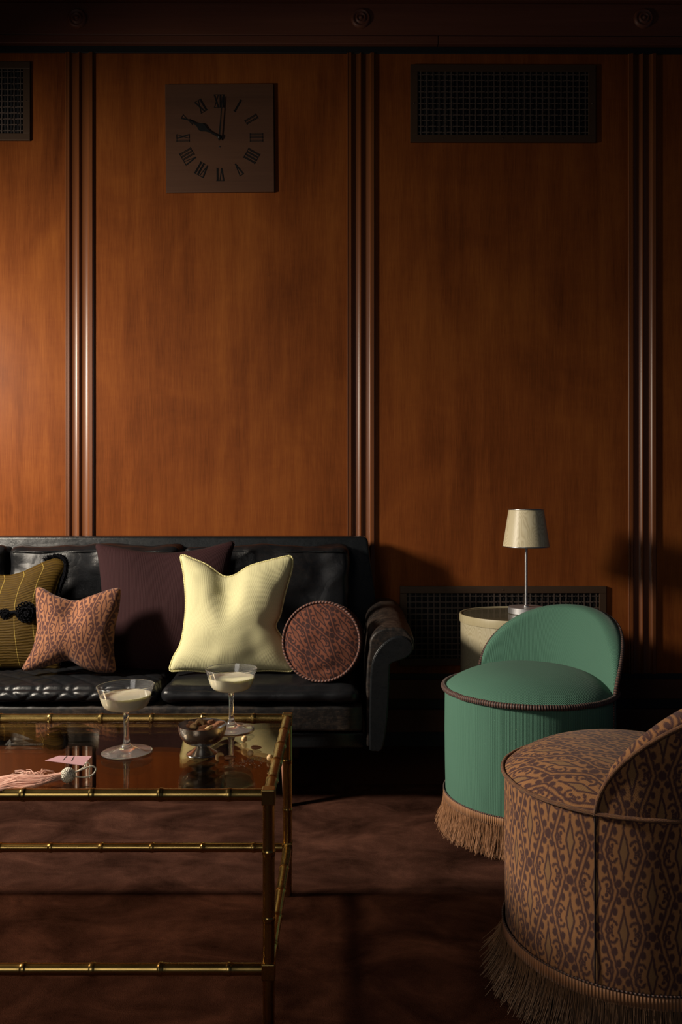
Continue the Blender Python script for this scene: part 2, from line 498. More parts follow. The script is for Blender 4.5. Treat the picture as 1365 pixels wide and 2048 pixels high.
class MB:
    def __init__(s):
        s.v, s.f, s.uv = [], [], []

    def grid(s, fn, nu, nv, wu=False, wv=False, uvf=None, flip=False):
        """fn(i/nu, j/nv) -> point; uvf likewise -> (u, v)"""
        b0 = len(s.v)
        cu = nu if wu else nu + 1
        cv = nv if wv else nv + 1
        for j in range(cv):
            for i in range(cu):
                s.v.append(tuple(fn(i / nu, j / nv)))
        for j in range(nv):
            for i in range(nu):
                i2, j2 = (i + 1) % cu, (j + 1) % cv
                q = [b0 + j * cu + i, b0 + j * cu + i2, b0 + j2 * cu + i2, b0 + j2 * cu + i]
                us = [(i / nu, j / nv), ((i + 1) / nu, j / nv), ((i + 1) / nu, (j + 1) / nv), (i / nu, (j + 1) / nv)]
                if uvf:
                    us = [uvf(*k) for k in us]
                if flip:
                    q.reverse(); us.reverse()
                s.f.append(q); s.uv.append(us)
        return s

    def lathe(s, prof, seg=48, c=(0, 0, 0), uvm=True):
        n = len(prof) - 1
        c = Vector(c)

        def fn(u, v):
            r, z = prof[min(n, int(round(v * n)))]
            return (c.x + r * math.cos(2 * PI * u), c.y + r * math.sin(2 * PI * u), c.z + z)
        rm = max(p[0] for p in prof)

        def uvf(u, v):
            r, z = prof[min(n, int(round(v * n)))]
            return (u * 2 * PI * rm, z)
        return s.grid(fn, seg, n, wu=True, uvf=uvf)

    def tube(s, pts, rad, seg=10, closed=False, caps=True):
        pts = [Vector(p) for p in pts]
        n = len(pts)
        rf = rad if callable(rad) else (lambda k: rad)
        tang = []
        for k in range(n):
            a = pts[(k - 1) % n] if closed or k > 0 else pts[k]
            c = pts[(k + 1) % n] if closed or k < n - 1 else pts[k]
            t = c - a
            tang.append(t.normalized() if t.length > 1e-9 else Vector((0, 0, 1)))
        ref = Vector((0, 0, 1)) if abs(tang[0].z) < 0.9 else Vector((1, 0, 0))
        nrm = (ref - tang[0] * ref.dot(tang[0])).normalized()
        b0 = len(s.v)
        L = [0.0]
        for k in range(1, n):
            L.append(L[-1] + (pts[k] - pts[k - 1]).length)
        for k in range(n):
            nrm = nrm - tang[k] * nrm.dot(tang[k])
            nrm.normalize()
            bi = tang[k].cross(nrm)
            r = rf(k / (n - 1))
            for i in range(seg):
                a = 2 * PI * i / seg
                s.v.append(tuple(pts[k] + nrm * (r * math.cos(a)) + bi * (r * math.sin(a))))
        for k in range(n if closed else n - 1):
            k2 = (k + 1) % n
            l1, l2 = L[k], (L[k2] if k2 else L[-1] + (pts[0] - pts[-1]).length)
            for i in range(seg):
                i2 = (i + 1) % seg
                s.f.append([b0 + k * seg + i, b0 + k * seg + i2, b0 + k2 * seg + i2, b0 + k2 * seg + i])
                s.uv.append([(l1, i / seg), (l1, (i + 1) / seg), (l2, (i + 1) / seg), (l2, i / seg)])
        if caps and not closed:
            for k, rev in ((0, True), (n - 1, False)):
                q = [b0 + k * seg + i for i in range(seg)]
                if rev:
                    q.reverse()
                s.f.append(q); s.uv.append([(0, 0)] * seg)
        return s

    def box(s, lo, hi, xf=None):
        b0 = len(s.v)
        for z in (lo[2], hi[2]):
            for y in (lo[1], hi[1]):
                for x in (lo[0], hi[0]):
                    p = Vector((x, y, z))
                    s.v.append(tuple(xf @ p if xf else p))
        for q in ((0, 2, 3, 1), (4, 5, 7, 6), (0, 1, 5, 4), (2, 6, 7, 3), (0, 4, 6, 2), (1, 3, 7, 5)):
            s.f.append([b0 + k for k in q])
            s.uv.append([(s.v[b0 + k][0], s.v[b0 + k][2]) for k in q])
        return s

    def prism(s, poly, y0, y1):
        """polygon in (x, z) extruded from y0 to y1"""
        b0, n = len(s.v), len(poly)
        for y in (y0, y1):
            for x, z in poly:
                s.v.append((x, y, z))
        for i in range(n):
            j = (i + 1) % n
            q = [b0 + i, b0 + j, b0 + n + j, b0 + n + i]
            s.f.append(q); s.uv.append([(s.v[k][1], s.v[k][2]) for k in q])
        for off in (0, n):
            q = [b0 + off + i for i in range(n)]
            if off == 0:
                q.reverse()
            s.f.append(q); s.uv.append([(s.v[k][0], s.v[k][2]) for k in q])
        return s

    def build(s, name, mat, parent=None, smooth=True, bevel=0.0, bev_seg=2, merge=0.0, sub=0, angle=None, move=None):
        me = bpy.data.meshes.new(name)
        vv = s.v if move is None else [tuple(Vector(p) - Vector(move)) for p in s.v]
        me.from_pydata(vv, [], s.f)
        ul = me.uv_layers.new(name='UVMap')
        k = 0
        for us in s.uv:
            for t in us:
                ul.data[k].uv = t
                k += 1
        bm = bmesh.new()
        bm.from_mesh(me)
        if merge:
            bmesh.ops.remove_doubles(bm, verts=bm.verts, dist=merge)
        bmesh.ops.recalc_face_normals(bm, faces=bm.faces)
        bm.to_mesh(me)
        bm.free()
        me.materials.append(mat)
        for p in me.polygons:
            p.use_smooth = smooth
        o = bpy.data.objects.new(name, me)
        col.objects.link(o)
        if parent:
            o.parent = parent
        if bevel:
            md = o.modifiers.new('bevel', 'BEVEL')
            md.width = bevel
            md.segments = bev_seg
            md.limit_method = 'ANGLE'
            md.angle_limit = R(35)
            md.harden_normals = False
        if sub:
            md = o.modifiers.new('sub', 'SUBSURF')
            md.levels = md.render_levels = sub
        if angle is not None and smooth:
            try:
                me.set_sharp_from_angle(angle=R(angle))
            except Exception:
                pass
        if move is not None:
            o.location = move
        return o


def tag(o, label, cat, group=None, kind=None):
    o['label'] = label
    o['category'] = cat
    if group:
        o['group'] = group
    if kind:
        o['kind'] = kind
    return o


def thing(name, loc, label, cat, rz=0.0, group=None):
    o = bpy.data.objects.new(name, None)
    o.empty_display_size = 0.05
    o.location = loc
    o.rotation_euler = (0, 0, rz)
    col.objects.link(o)
    return tag(o, label, cat, group)


def struct(o, label=None):
    o['kind'] = 'structure'
    if label:
        o['label'] = label
    return o


def sm(a, b, x):
    t = max(0.0, min(1.0, (x - a) / (b - a)))
    return t * t * (3 - 2 * t)


def catmull(pts, n):
    pts = [Vector(p) for p in pts]
    m = len(pts)
    out = []
    for k in range(n + 1):
        t = k / n * (m - 1)
        i = min(m - 2, int(t))
        f = t - i
        p1, p2 = pts[i], pts[i + 1]
        p0 = pts[i - 1] if i > 0 else p1 * 2 - p2
        p3 = pts[i + 2] if i + 2 < m else p2 * 2 - p1
        out.append(0.5 * ((2 * p1) + (p2 - p0) * f + (2 * p0 - 5 * p1 + 4 * p2 - p3) * f * f + (3 * p1 - p0 - 3 * p2 + p3) * f ** 3))
    return out


def nz(p, s=1.0, o=0.0):
    return noise.noise(Vector((p[0] * s + o, p[1] * s - o, p[2] * s + 2 * o)))


# ------------------------------------------------------------------ room shell
def wall_box(b, u0, u1, z0, z1, n0, n1):
    return b.box((u0, -n1, z0), (u1, -n0, z1))


UL, UR = -2.75, 2.4
zP0, zP1 = W(682, 1347)[1], W(682, 108)[1]         # panelled field
o = MB()
wall_box(o, UL, UR, -0.02, 3.25, -0.10, 0.0)
wb = struct(o.build('wall_back', M['wall_wood'], smooth=False), 'orange brown wood panelled wall behind the sofa')
wall_place(wb, 0, 0)

# floor, rug, ceiling, left wall with its window
o = MB().box((-2.9, -2.2, -0.06), (2.6, 3.60, -0.012))
struct(o.build('floor', M['floor_wood'], smooth=False))
o = MB().box((-2.9, -2.2, 3.20), (2.6, 3.60, 3.28))
struct(o.build('ceiling', M['plaster'], smooth=False))
o = MB()
WY0, WY1, WZ0, WZ1 = 1.65, 2.40, 1.20, 2.30
o.box((-2.66, -2.2, -0.012), (-2.46, WY0, 3.2))
o.box((-2.66, WY1, -0.012), (-2.46, 3.45, 3.2))
o.box((-2.66, WY0, -0.012), (-2.46, WY1, WZ0))
o.box((-2.66, WY0, WZ1), (-2.46, WY1, 3.2))
struct(o.build('wall_left', M['plaster'], smooth=False))
o = MB()
o.box((-2.60, WY0, WZ0), (-2.52, WY0 + .05, WZ1)).box((-2.60, WY1 - .05, WZ0), (-2.52, WY1, WZ1))
o.box((-2.60, WY0, WZ0), (-2.52, WY1, WZ0 + .05)).box((-2.60, WY0, WZ1 - .05), (-2.52, WY1, WZ1))
struct(o.build('window_1', M['frieze_wood'], smooth=False))

# frieze, bands and skirting
names = iter(range(1, 30))


def trim(px_top, px_bot, n0, n1, mat, label, bevel=0.002):
    b = MB()
    z1, z0 = W(682, px_top)[1], W(682, px_bot)[1]
    wall_box(b, UL, UR, z0, z1, n0, n1)
    t = struct(b.build('trim_%d' % next(names), mat, smooth=False, bevel=bevel), label)
    wall_place(t, 0, 0)
    return t


zt = W(682, 12)[1]
b = MB(); wall_box(b, UL, UR, zt, 3.2, 0.0, 0.045)
wall_place(struct(b.build('trim_%d' % next(names), M['frieze_wood'], smooth=False, bevel=0.003), 'dark wooden cornice at the top of the wall'), 0, 0)
trim(12.5, 76, 0.0, 0.022, M['frieze_wood'], 'dark wooden frieze board carrying the carved rosettes')
# the narrow band under the frieze is two boards that butt
zb1, zb0 = W(682, 78)[1], W(682, 94.5)[1]
for (a, c) in ((UL, W(876, 90)[0] - 0.0012), (W(876, 90)[0] + 0.0012, UR)):
    b = MB(); wall_box(b, a, c, zb0, zb1, 0.0, 0.026)
    wall_place(struct(b.build('trim_%d' % next(names), M['frieze_wood'], smooth=False, bevel=0.002), 'narrow dark wooden band under the frieze'), 0, 0)
trim(94.5, 108, 0.0, 0.006, M['black_trim'], 'black strip between frieze and wall panels')
trim(1347, 1358, 0.0, 0.006, M['black_trim'], 'black strip below the wall panels')
trim(1358, 1396, 0.0, 0.018, M['skirt_wood'], 'upper dark wooden skirting board')
trim(1396, 1417, 0.0, 0.008, M['black_trim'], 'black gap strip between the skirting boards')
trim(1417, 1461, 0.0, 0.026, M['skirt_wood'], 'lower dark wooden skirting board')
b = MB(); wall_box(b, UL, UR, -0.012, W(682, 1461)[1], 0.0, 0.010)
wall_place(struct(b.build('baseboard_back', M['black_trim'], smooth=False), 'black toe strip at the foot of the wall'), 0, 0)

# fluted pilasters: flat edge, two concave flutes, flat edge


def pilaster(pc):
    uc, _ = W(pc, 700)
    s = 0.002062
    h = 0.013
    prof = [(-28, -0.002), (-28, h * .55), (-27, h * .75), (-25.5, h * .75), (-25, h * .45), (-24, h * .45), (-23.5, h), (-19.6, h)]
    for (a, c) in ((-19.3, -0.6), (0.3, 20.3)):
        for k in range(13):
            t = k / 12
            x = a + (c - a) * t
            d = h * 0.98 * math.sqrt(max(0, 1 - (2 * t - 1) ** 2))
            prof.append((x, h - d * 0.93))
        if a < 0:
            prof.append((-0.15, h))
    prof += [(20.7, h), (26.3, h), (26.6, h * .2), (28.2, h * .2), (28.2, -0.002)]
    b = MB()
    n = len(prof) - 1
    b.grid(lambda u, v: (prof[int(round(u * n))][0] * s, -prof[int(round(u * n))][1], zP0 + (zP1 - zP0) * v), n, 1)
    o = b.build('trim_%d' % next(names), M['trim_wood'], smooth=True, angle=32)
    struct(o, 'fluted wooden pilaster strip')
    wall_place(o, uc, 0)


for pc in (160, 722, 1284.5):
    pilaster(pc)

# carved rosettes on the frieze
for k, (px, lab) in enumerate(((158, 'round carved wooden rosette on the frieze above the left pilaster'),
                               (722, 'round carved wooden rosette on the frieze above the middle pilaster'),
                               (1284, 'round carved wooden rosette on the frieze above the right pilaster'))):
    u, z = W(px, 43.5)
    if k == 0:
        b = MB()
        pr = [(0.0, .016), (.005, .0155), (.008, .012), (.0095, .008), (.012, .009), (.016, .014), (.020, .013), (.023, .006), (.026, .006), (.030, .011), (.035, .010), (.039, .005), (.041, 0.0)]
        b.lathe([(r, h) for r, h in pr], 40)
        b.v = [(x, -zz, y) for x, y, zz in b.v]
        ros = b.build('carved_rosette', M['frieze_wood'])
        r_ = ros
    else:
        r_ = ros.copy(); col.objects.link(r_)
    tag(r_, lab, 'rosette', 'carved rosettes along the frieze')
    wall_place(r_, u, z, 0.0225)

# ------------------------------------------------------------------ wall vents


def vent(px0, px1, py0, py1, fr, cell, label, name='wall_vent', screws=()):
    u0, z1 = W(px0, py0)
    u1, z0 = W(px1, py1)
    s = 0.00206
    uc, zc = (u0 + u1) / 2, (z0 + z1) / 2
    t = thing(name, (0, 0, 0), label, 'vent', group='bronze grille vents in the wall')
    wall_place(t, uc, zc)
    w, h, f = (u1 - u0) / 2, (z1 - z0) / 2, fr * s
    b = MB()
    b.box((-w, -.012, h - f), (w, -.001, h)).box((-w, -.012, -h), (w, -.001, -h + f))
    b.box((-w, -.012, -h + f), (-w + f, -.001, h - f)).box((w - f, -.012, -h + f), (w, -.001, h - f))
    b.build('frame', M['vent_metal'], t, smooth=False, bevel=0.0015)
    b = MB().box((-w + f, -.0018, -h + f), (w - f, -.0008, h - f))
    b.build('backing', M['void'], t, smooth=False)
    b = MB()
    c = cell * s
    iw, ih = w - f, h - f
    nx, nzn = int(2 * iw / c), int(2 * ih / c)
    r = 0.0022
    # woven wires: verticals, horizontals and the thin louvres behind
    for i in range(nx + 1):
        x = -iw + (i + .5) * 2 * iw / (nx + 1)
        for k in range(nzn + 1):
            za, zb = -ih + k * 2 * ih / (nzn + 1), -ih + (k + 1) * 2 * ih / (nzn + 1)
            off = -.0062 if (i + k) % 2 else -.0082
            b.box((x - r, off - .001, za), (x + r, off, zb))
    for k in range(nzn + 1):
        z = -ih + (k + .5) * 2 * ih / (nzn + 1)
        for i in range(nx + 1):
            xa, xb = -iw + i * 2 * iw / (nx + 1), -iw + (i + 1) * 2 * iw / (nx + 1)
            off = -.0082 if (i + k) % 2 else -.0062
            b.box((xa, off - .001, z - r), (xb, off, z + r))
    b.build('grille', M['vent_wire'], t, smooth=False)
    b = MB()
    for i in range(2 * nx):
        x = -iw + (i + .5) * iw / nx
        b.box((x - .0008, -.005, -ih), (x + .0008, -.002, ih))
    b.build('louvres', M['clock_dark'], t, smooth=False)
    for sx, sz in ((0, h - f / 2), (0, -h + f / 2), (w - f / 2, 0), (-w + f / 2, 0)):
        b = MB().lathe([(0.0, .0025), (.002, .0022), (.0035, .0008), (.0036, 0)], 12)
        b.v = [(x, -z, y) for x, y, z in b.v]
        q = b.build('screw', M['vent_metal'], t)
        q.location = (sx, -.0118, sz)


vent(-310, 62, 125, 283, 14, 12.3, 'bronze framed grille vent at the upper left edge, left of the clock')
vent(821, 1191, 131, 287, 14.5, 12.3, 'wide bronze framed grille vent high on the right wall panel')
vent(800, 1212, 1172, 1330, 14, 12.3, 'low bronze framed grille vent behind the table lamp')

# ------------------------------------------------------------------ wall clock
cu, cz = W(440.5, 278.5)
clock = thing('wall_clock', (0, 0, 0), 'square dark wooden wall clock with Roman numerals and black hands', 'clock')
wall_place(clock, cu, cz, 0.0)
clock.rotation_euler = (0, R(-0.55), WA)
hw = 108 * 0.00206
b = MB().box((-hw, -.013, -hw), (hw, -.001, hw))
face = b.build('face', M['clock_wood'], clock, smooth=False, bevel=0.002)
NUM = ['XII', 'I', 'II', 'III', 'IIII', 'V', 'VI', 'VII', 'VIII', 'IX', 'X', 'XI']


def bar2d(b, p, q, w, y0, y1, xf):
    p, q = Vector((p[0], 0, p[1])), Vector((q[0], 0, q[1]))
    d = (q - p).normalized()
    n = Vector((d.z, 0, -d.x)) * (w / 2)
    b0 = len(b.v)
    for y in (y0, y1):
        for c in (p - n, p + n, q + n, q - n):
            b.v.append(tuple(xf @ Vector((c.x, y, c.z))))
    for f in ((0, 1, 2, 3), (7, 6, 5, 4), (0, 4, 5, 1), (1, 5, 6, 2), (2, 6, 7, 3), (3, 7, 4, 0)):
        b.f.append([b0 + k for k in f]); b.uv.append([(0, 0)] * 4)


for i, s in enumerate(NUM):
    a = R(30 * i)
    xf = Matrix.Rotation(a, 4, 'Y')
    xf = xf @ Matrix.Translation((0, 0, 0.1505))
    H = 0.026
    wid = {'I': 0.0125, 'V': 0.021, 'X': 0.021}
    tot = sum(wid[c] for c in s)
    x = -tot / 2
    b = MB()
    lw = 0.0032
    for c in s:
        w = wid[c]
        if c == 'I':
            bar2d(b, (x + w / 2 - .002, -H), (x + w / 2 - .002, H), lw * .7, -.0146, -.0132, xf)
            bar2d(b, (x + w / 2 + .0022, -H), (x + w / 2 + .0022, H), lw * .7, -.0146, -.0132, xf)
        elif c == 'V':
            bar2d(b, (x + w * .12, H), (x + w / 2, -H), lw * 1.5, -.0146, -.0132, xf)
            bar2d(b, (x + w * .88, H), (x + w / 2, -H), lw * .7, -.0146, -.0132, xf)
        else:
            bar2d(b, (x + w * .12, H), (x + w * .88, -H), lw * 1.5, -.0146, -.0132, xf)
            bar2d(b, (x + w * .88, H), (x + w * .12, -H), lw * .7, -.0146, -.0132, xf)
        for zz in (-H, H):
            if c == 'V' and zz < 0:
                continue
            bar2d(b, (x + .001, zz), (x + w - .001, zz), lw * .6, -.0146, -.0132, xf)
        x += w
    b.build('numeral', M['clock_dark'], clock, smooth=False)


def hand(name, ang, pts, y):
    xf = Matrix.Rotation(R(ang), 4, 'Y')
    b = MB()
    poly = [(w, r) for r, w in pts] + [(-w, r) for r, w in reversed(pts)]
    b.prism(poly, y - .0015, y)
    b.v = [tuple(xf @ Vector(p)) for p in b.v]
    b.build(name, M['clock_dark'], clock, smooth=False)


hand('hour_hand', 299.5, [(-.012, .003), (0, .004), (.045, .0028), (.062, .007), (.078, .0155), (.090, .0150), (.102, .007), (.120, .0028), (.150, .0016)], -.019)
hand('minute_hand', 5.0, [(-.015, .0028), (0, .003), (.10, .0022), (.165, .0015)], -.022)
b = MB().lathe([(0, .028), (.005, .027), (.0075, .024), (.0075, .0131)], 20)
b.v = [(x, -z, y) for x, y, z in b.v]
b.build('hub', M['clock_dark'], clock)
b = MB().lathe([(0, .0142), (.0024, .0140), (.003, .0131)], 12)
b.v = [(x, -z, y - .036) for x, y, z in b.v]
b.build('winding_hole', M['clock_dark'], clock)

# ------------------------------------------------------------------ rug
b = MB()
RX0, RX1, RY0, RY1 = -2.4, 2.2, -0.6, 2.96
b.box((RX0, RY0, -.0118), (RX1, RY1, 0.0))
rug = b.build('rug', M['carpet'], smooth=False, bevel=0.004)
tag(rug, 'large mottled dark brown carpet under the coffee table and stools', 'rug')

# ------------------------------------------------------------------ sofa
sofa = thing('leather_sofa', (-0.9, 3.0, 0), 'black worn leather sofa with rolled arms against the panelled wall', 'sofa')
SO = Vector((-0.9, 3.0, 0))
SX0, SX1 = -1.90, 0.075


def soft_box(name, lo, hi, rad, mat, parent, bulge=0.0, wr=0.0, seed=0.0, n=22, top_bulge=0.0, lean=0.0, origin=None, quilt=0.0):
    """rounded leather block with crowned faces, wrinkles and optional lean"""
    lo, hi = Vector(lo), Vector(hi)
    c, hs = (lo + hi) / 2, (hi - lo) / 2
    bm = bmesh.new()
    bmesh.ops.create_cube(bm, size=2)
    bmesh.ops.subdivide_edges(bm, edges=bm.edges, cuts=n, use_grid_fill=True)
    for v in bm.verts:
        q = v.co.copy()
        # sinh-like spread so edges keep resolution
        p = Vector((q.x * hs.x, q.y * hs.y, q.z * hs.z))
        inner = Vector((max(-(hs.x - rad), min(hs.x - rad, p.x)), max(-(hs.y - rad), min(hs.y - rad, p.y)), max(-(hs.z - rad), min(hs.z - rad, p.z))))
        d = p - inner
        if d.length > 1e-6:
            m = max(abs(d.x), abs(d.y), abs(d.z))
            p = inner + d.normalized() * m
        fx, fy, fz = 1 - q.x ** 2, 1 - q.y ** 2, 1 - q.z ** 2
        if abs(q.y) > .99:
            p.y += math.copysign(bulge * (fx * fz) ** .5, q.y)
        if q.z > .99:
            p.z += top_bulge * (max(0, fx) * max(0, fy)) ** .5
        w = c + p
        dv = Vector((0, 0, 0))
        if wr:
            k = nz(w, 7, seed) * .7 + nz(w, 17, seed + 3) * .3 - abs(nz(w, 9, seed + 9)) * .8
            dv = d.normalized() * (wr * k) if d.length > 1e-6 else Vector((0, 0, wr * k))
        if quilt:
            ss = w.z - (w.y - lo.y) * (1 if abs(q.y) < .99 else 0) * 1.0
            a = (w.x + ss * 1.25 + .012 * nz(w, 6, seed)) / .098
            e = (w.x - ss * 1.25 + .012 * nz(w, 6, seed + 4)) / .098
            g = min(abs(a - round(a)), abs(e - round(e)))
            nd = d.normalized() if d.length > 1e-6 else Vector((0, 0, 1))
            dv = dv * .35 - nd * (quilt * math.exp(-(g / .075) ** 2))
        w = w + dv
        w.y += lean * (w.z - lo.z)
        v.co = w - (origin or Vector((0, 0, 0)))
    me = bpy.data.meshes.new(name)
    bm.to_mesh(me); bm.free()
    me.materials.append(mat)
    for p in me.polygons:
        p.use_smooth = True
    o = bpy.data.objects.new(name, me)
    col.objects.link(o)
    o.parent = parent
    return o


soft_box('plinth', (SX0 + .01, 2.735, .190), (SX1 - .003, 3.36, .243), .006, M['leather_smooth'], sofa, n=10, origin=SO)
soft_box('seat_base', (SX0 + .01, 2.722, .2445), (SX1 - .004, 3.36, .336), .014, M['leather_worn'], sofa, bulge=.006, wr=.003, seed=4, n=30, origin=SO)
XB = [SX0 + .02, -1.245, -.592, SX1 - .012]
for k in range(3):
    soft_box('seat_cushion', (XB[k] + .004, 2.715, .338), (XB[k + 1] - .004, 3.14, .392), .026, M['leather'], sofa, bulge=.010, wr=.008, seed=k * 5.3 + 1, n=(80 if k == 1 else 44),
             top_bulge=.018, origin=SO, quilt=(.005 if k == 1 else 0.0))
# back frame, slightly wider at the foot
b = MB()


def bf(u, v):
    pass


poly = [(SX0 - .05, .19), (SX1 + .062, .19), (SX1 + .060, .62), (SX1 + .030, .845), (SX1 + .018, .857), (SX0 - .02, .857), (SX0 - .05, .62)]
b.prism(poly, 3.245, 3.405)
b.v = [(x, y + (0.035 if y < 3.3 else 0) * sm(.3, .85, z), z) for x, y, z in b.v]
b.build('back_frame', M['leather_smooth'], sofa, bevel=.016, bev_seg=4, move=None).matrix_parent_inverse = Matrix.Translation(-SO)
XC = [-1.90, -1.262, -.602, .038]
for k in range(3):
    soft_box('back_cushion', (XC[k] + .005, 3.125, .405), (XC[k + 1] - .005, 3.235, .828), .028, M['leather'], sofa, bulge=.022, wr=.017, seed=k * 3.7 + 20, n=40, origin=SO, lean=.10)
    pts = [(x, 3.125 + .10 * .405 - .008 + .004 * math.sin(x * 40), .806 + .004 * nz((x, 0, 0), 8, k)) for x in [XC[k] + .02 + (XC[k + 1] - XC[k] - .04) * i / 40 for i in range(41)]]
    b = MB().tube(pts, .0028, 6)
    b.build('seam_piping', M['leather_smooth'], sofa).matrix_parent_inverse = Matrix.Translation(-SO)


def arm(sign, x0):
    """rolled arm: extruded profile, flat front facing and its piping"""
    rc, rx, rz = (.088, .530), .074, .056
    prof = [(.004, .195), (.004, .40), (.006, .47)]
    for k in range(25):
        a = R(190 - k * 260 / 24)
        prof.append((rc[0] + rx * math.cos(a), rc[1] + rz * math.sin(a)))
    prof += [(.080, .468), (.078, .44), (.072, .30), (.058, .195)]
    n = len(prof)
    b = MB()

    def fn(u, v):
        x, z = prof[int(round(u * n)) % n]
        y = 2.735 + (3.30 - 2.735) * v
        rise = .030 * v * sm(.40, .55, z)
        w = .004 * nz((x * 3, y, z * 3), 9, 2.2)
        return (x0 + sign * (x + w), y, z + rise + w)
    b.grid(fn, n, 24, wu=True)
    f0 = len(b.v)
    b.f.append([k for k in range(n)]); b.uv.append([(0, 0)] * n)
    b.f.append([24 * n + k for k in range(n)]); b.uv.append([(0, 0)] * n)
    b.build('arm', M['leather_worn'], sofa, angle=50, bevel=.006, bev_seg=3).matrix_parent_inverse = Matrix.Translation(-SO)
    # facing panel
    fp = [(.016, .192), (.019, .40), (.024, .466), (.036, .502), (.060, .532), (.090, .552), (.118, .556), (.140, .546), (.150, .528), (.146, .508), (.128, .492), (.100, .481), (.080, .472), (.075, .45), (.068, .30), (.052, .200), (.030, .190)]
    cl = catmull([(x, 0, z) for x, z in fp] + [(fp[0][0], 0, fp[0][1])], 96)
    loop = [(x0 + sign * p.x, p.z) for p in cl[:-1]]
    b = MB().prism(loop, 2.712, 2.742)
    b.build('arm_panel', M['leather_smooth'], sofa, bevel=.005, bev_seg=3, angle=50).matrix_parent_inverse = Matrix.Translation(-SO)
    b = MB().tube([(x, 2.722, z) for x, z in [(x0 + sign * (p.x + (.0 if True else 0)), p.z) for p in cl[:-1]]], .0042, 8, closed=True)
    b.build('arm_piping', M['leather_smooth'], sofa).matrix_parent_inverse = Matrix.Translation(-SO)


arm(1, SX1 + .004)
arm(-1, SX0 - .004)
for (lx, ly) in ((-.180, 2.775), (-1.65, 2.775), (-.180, 3.28), (-1.65, 3.28)):
    zf = 0.0 if ly < 2.96 else -.012
    b = MB().tube([(lx, ly, .195), (lx + .004, ly - .03 if ly < 3 else ly + .02, zf)], lambda t: .022 - .010 * t, 16)
    b.build('leg', M['leg_wood'], sofa).matrix_parent_inverse = Matrix.Translation(-SO)

# ------------------------------------------------------------------ cushions


def lean_plane(Yb, zb, Yt, zt_):
    """point of a photo pixel on the leaning plane through (Yb, zb) and (Yt, zt)"""
    m = (Yt - Yb) / (zt_ - zb)

    def f(px, py):
        # Y = Yb + m (z - zb),  z = 1 - (py-HY) Y / F
        k = (py - HY) / F
        Y = (Yb + m * (1 - zb)) / (1 + m * k)
        return P(px, py, Y)
    n = Vector((0, -1, m)).normalized()
    return f, n


def even(pts, n):
    """resample a polyline to n equal steps"""
    acc = [0.0]
    for a, b_ in zip(pts, pts[1:]):
        acc.append(acc[-1] + (b_ - a).length)
    out, k = [], 0
    for i in range(n + 1):
        d = acc[-1] * i / n
        while k < len(pts) - 2 and acc[k + 1] < d:
            k += 1
        t = (d - acc[k]) / max(1e-9, acc[k + 1] - acc[k])
        out.append(pts[k].lerp(pts[k + 1], min(1, max(0, t))))
    return out


def round_corners(top, right, bottom, left, r):
    E4 = [[Vector(p) for p in e] for e in (top, right, bottom, left)]
    for (i, a), (j, c) in (((0, 0), (3, 0)), ((0, -1), (1, 0)), ((2, 0), (3, -1)), ((2, -1), (1, -1))):
        C = E4[i][a].copy()
        nb1, nb2 = E4[i][1 if a == 0 else -2], E4[j][1 if c == 0 else -2]
        d1, d2 = (nb1 - C).normalized(), (nb2 - C).normalized()
        C2 = C + (d1 + d2) * r * .30
        for e, k, d in ((E4[i], a, d1), (E4[j], c, d2)):
            e[k] = C2.copy()
            p = C + d * r
            if k == 0:
                e.insert(1, p)
            else:
                e.insert(len(e) - 1, p)
    return E4


def cushion(name, label, cat, top, right, bottom, left, plane, thick, mat, group=None, n=44, pw=0.55, chop=None, pipe=None, pipe_r=.004, wr=.004, seed=0.0, back=0.7, uvs=1.0, corner=8):
    f, nrm = lean_plane(*plane)
    top, right, bottom, left = round_corners(top, right, bottom, left, corner)
    T, Rr, B, L = [even(catmull([f(*p) for p in e], 240), n) for e in (top, right, bottom, left)]
    w = (T[-1] - T[0]).length
    h = (L[-1] - L[0]).length

    def coon(s, t):
        i, j = s * n, t * n
        i0, j0 = int(round(i)), int(round(j))
        a = T[i0] * (1 - t) + B[i0] * t
        c = L[j0] * (1 - s) + Rr[j0] * s
        d = T[0] * (1 - s) * (1 - t) + T[-1] * s * (1 - t) + B[0] * (1 - s) * t + B[-1] * s * t
        return a + c - d

    def bul(s, t):
        x, y = 2 * s - 1, 2 * t - 1
        g = (max(0, 1 - x * x) * max(0, 1 - y * y)) ** pw
        if chop:
            cs, cd, cw = chop
            g *= 1 - cd * math.exp(-((s - cs) / cw) ** 2) * (1 - sm(0.0, .62, t))
        return g

    def front(s, t):
        p = coon(s, t)
        e = min(s, 1 - s, t, 1 - t)
        k = nz(p, 11, seed) * .6 + nz(p, 23, seed + 5) * .25 - abs(nz(p, 8, seed + 11)) * .5
        # radiating tension folds near the seam
        fold = math.sin((s + t * .3) * 38 + seed) * .12 * math.exp(-e * 14) if e > 0 else 0
        return p + nrm * (thick * bul(s, t) + wr * (k + fold * 2) * min(1, e * 6))

    def rear(s, t):
        p = coon(s, t)
        return p - nrm * (thick * back * bul(s, t))
    org = (T[n // 2] + B[n // 2]) / 2
    b = MB()
    uvf = lambda s, t: (s * w * uvs, (1 - t) * h * uvs)
    b.grid(front, n, n, uvf=uvf)
    b.grid(rear, n, n, uvf=uvf)
    o = b.build(name, mat, merge=1e-5, move=org)
    tag(o, label, cat, group)
    if pipe:
        loop = T[:-1] + Rr[:-1] + B[::-1][:-1] + L[::-1][:-1]
        q = MB().tube(loop, pipe_r, 8, closed=True)
        q.v = [tuple(Vector(p) - org) for p in q.v]
        q.build('piping', pipe, o)
    o['_'] = 0
    del o['_']
    return o, f, front, org


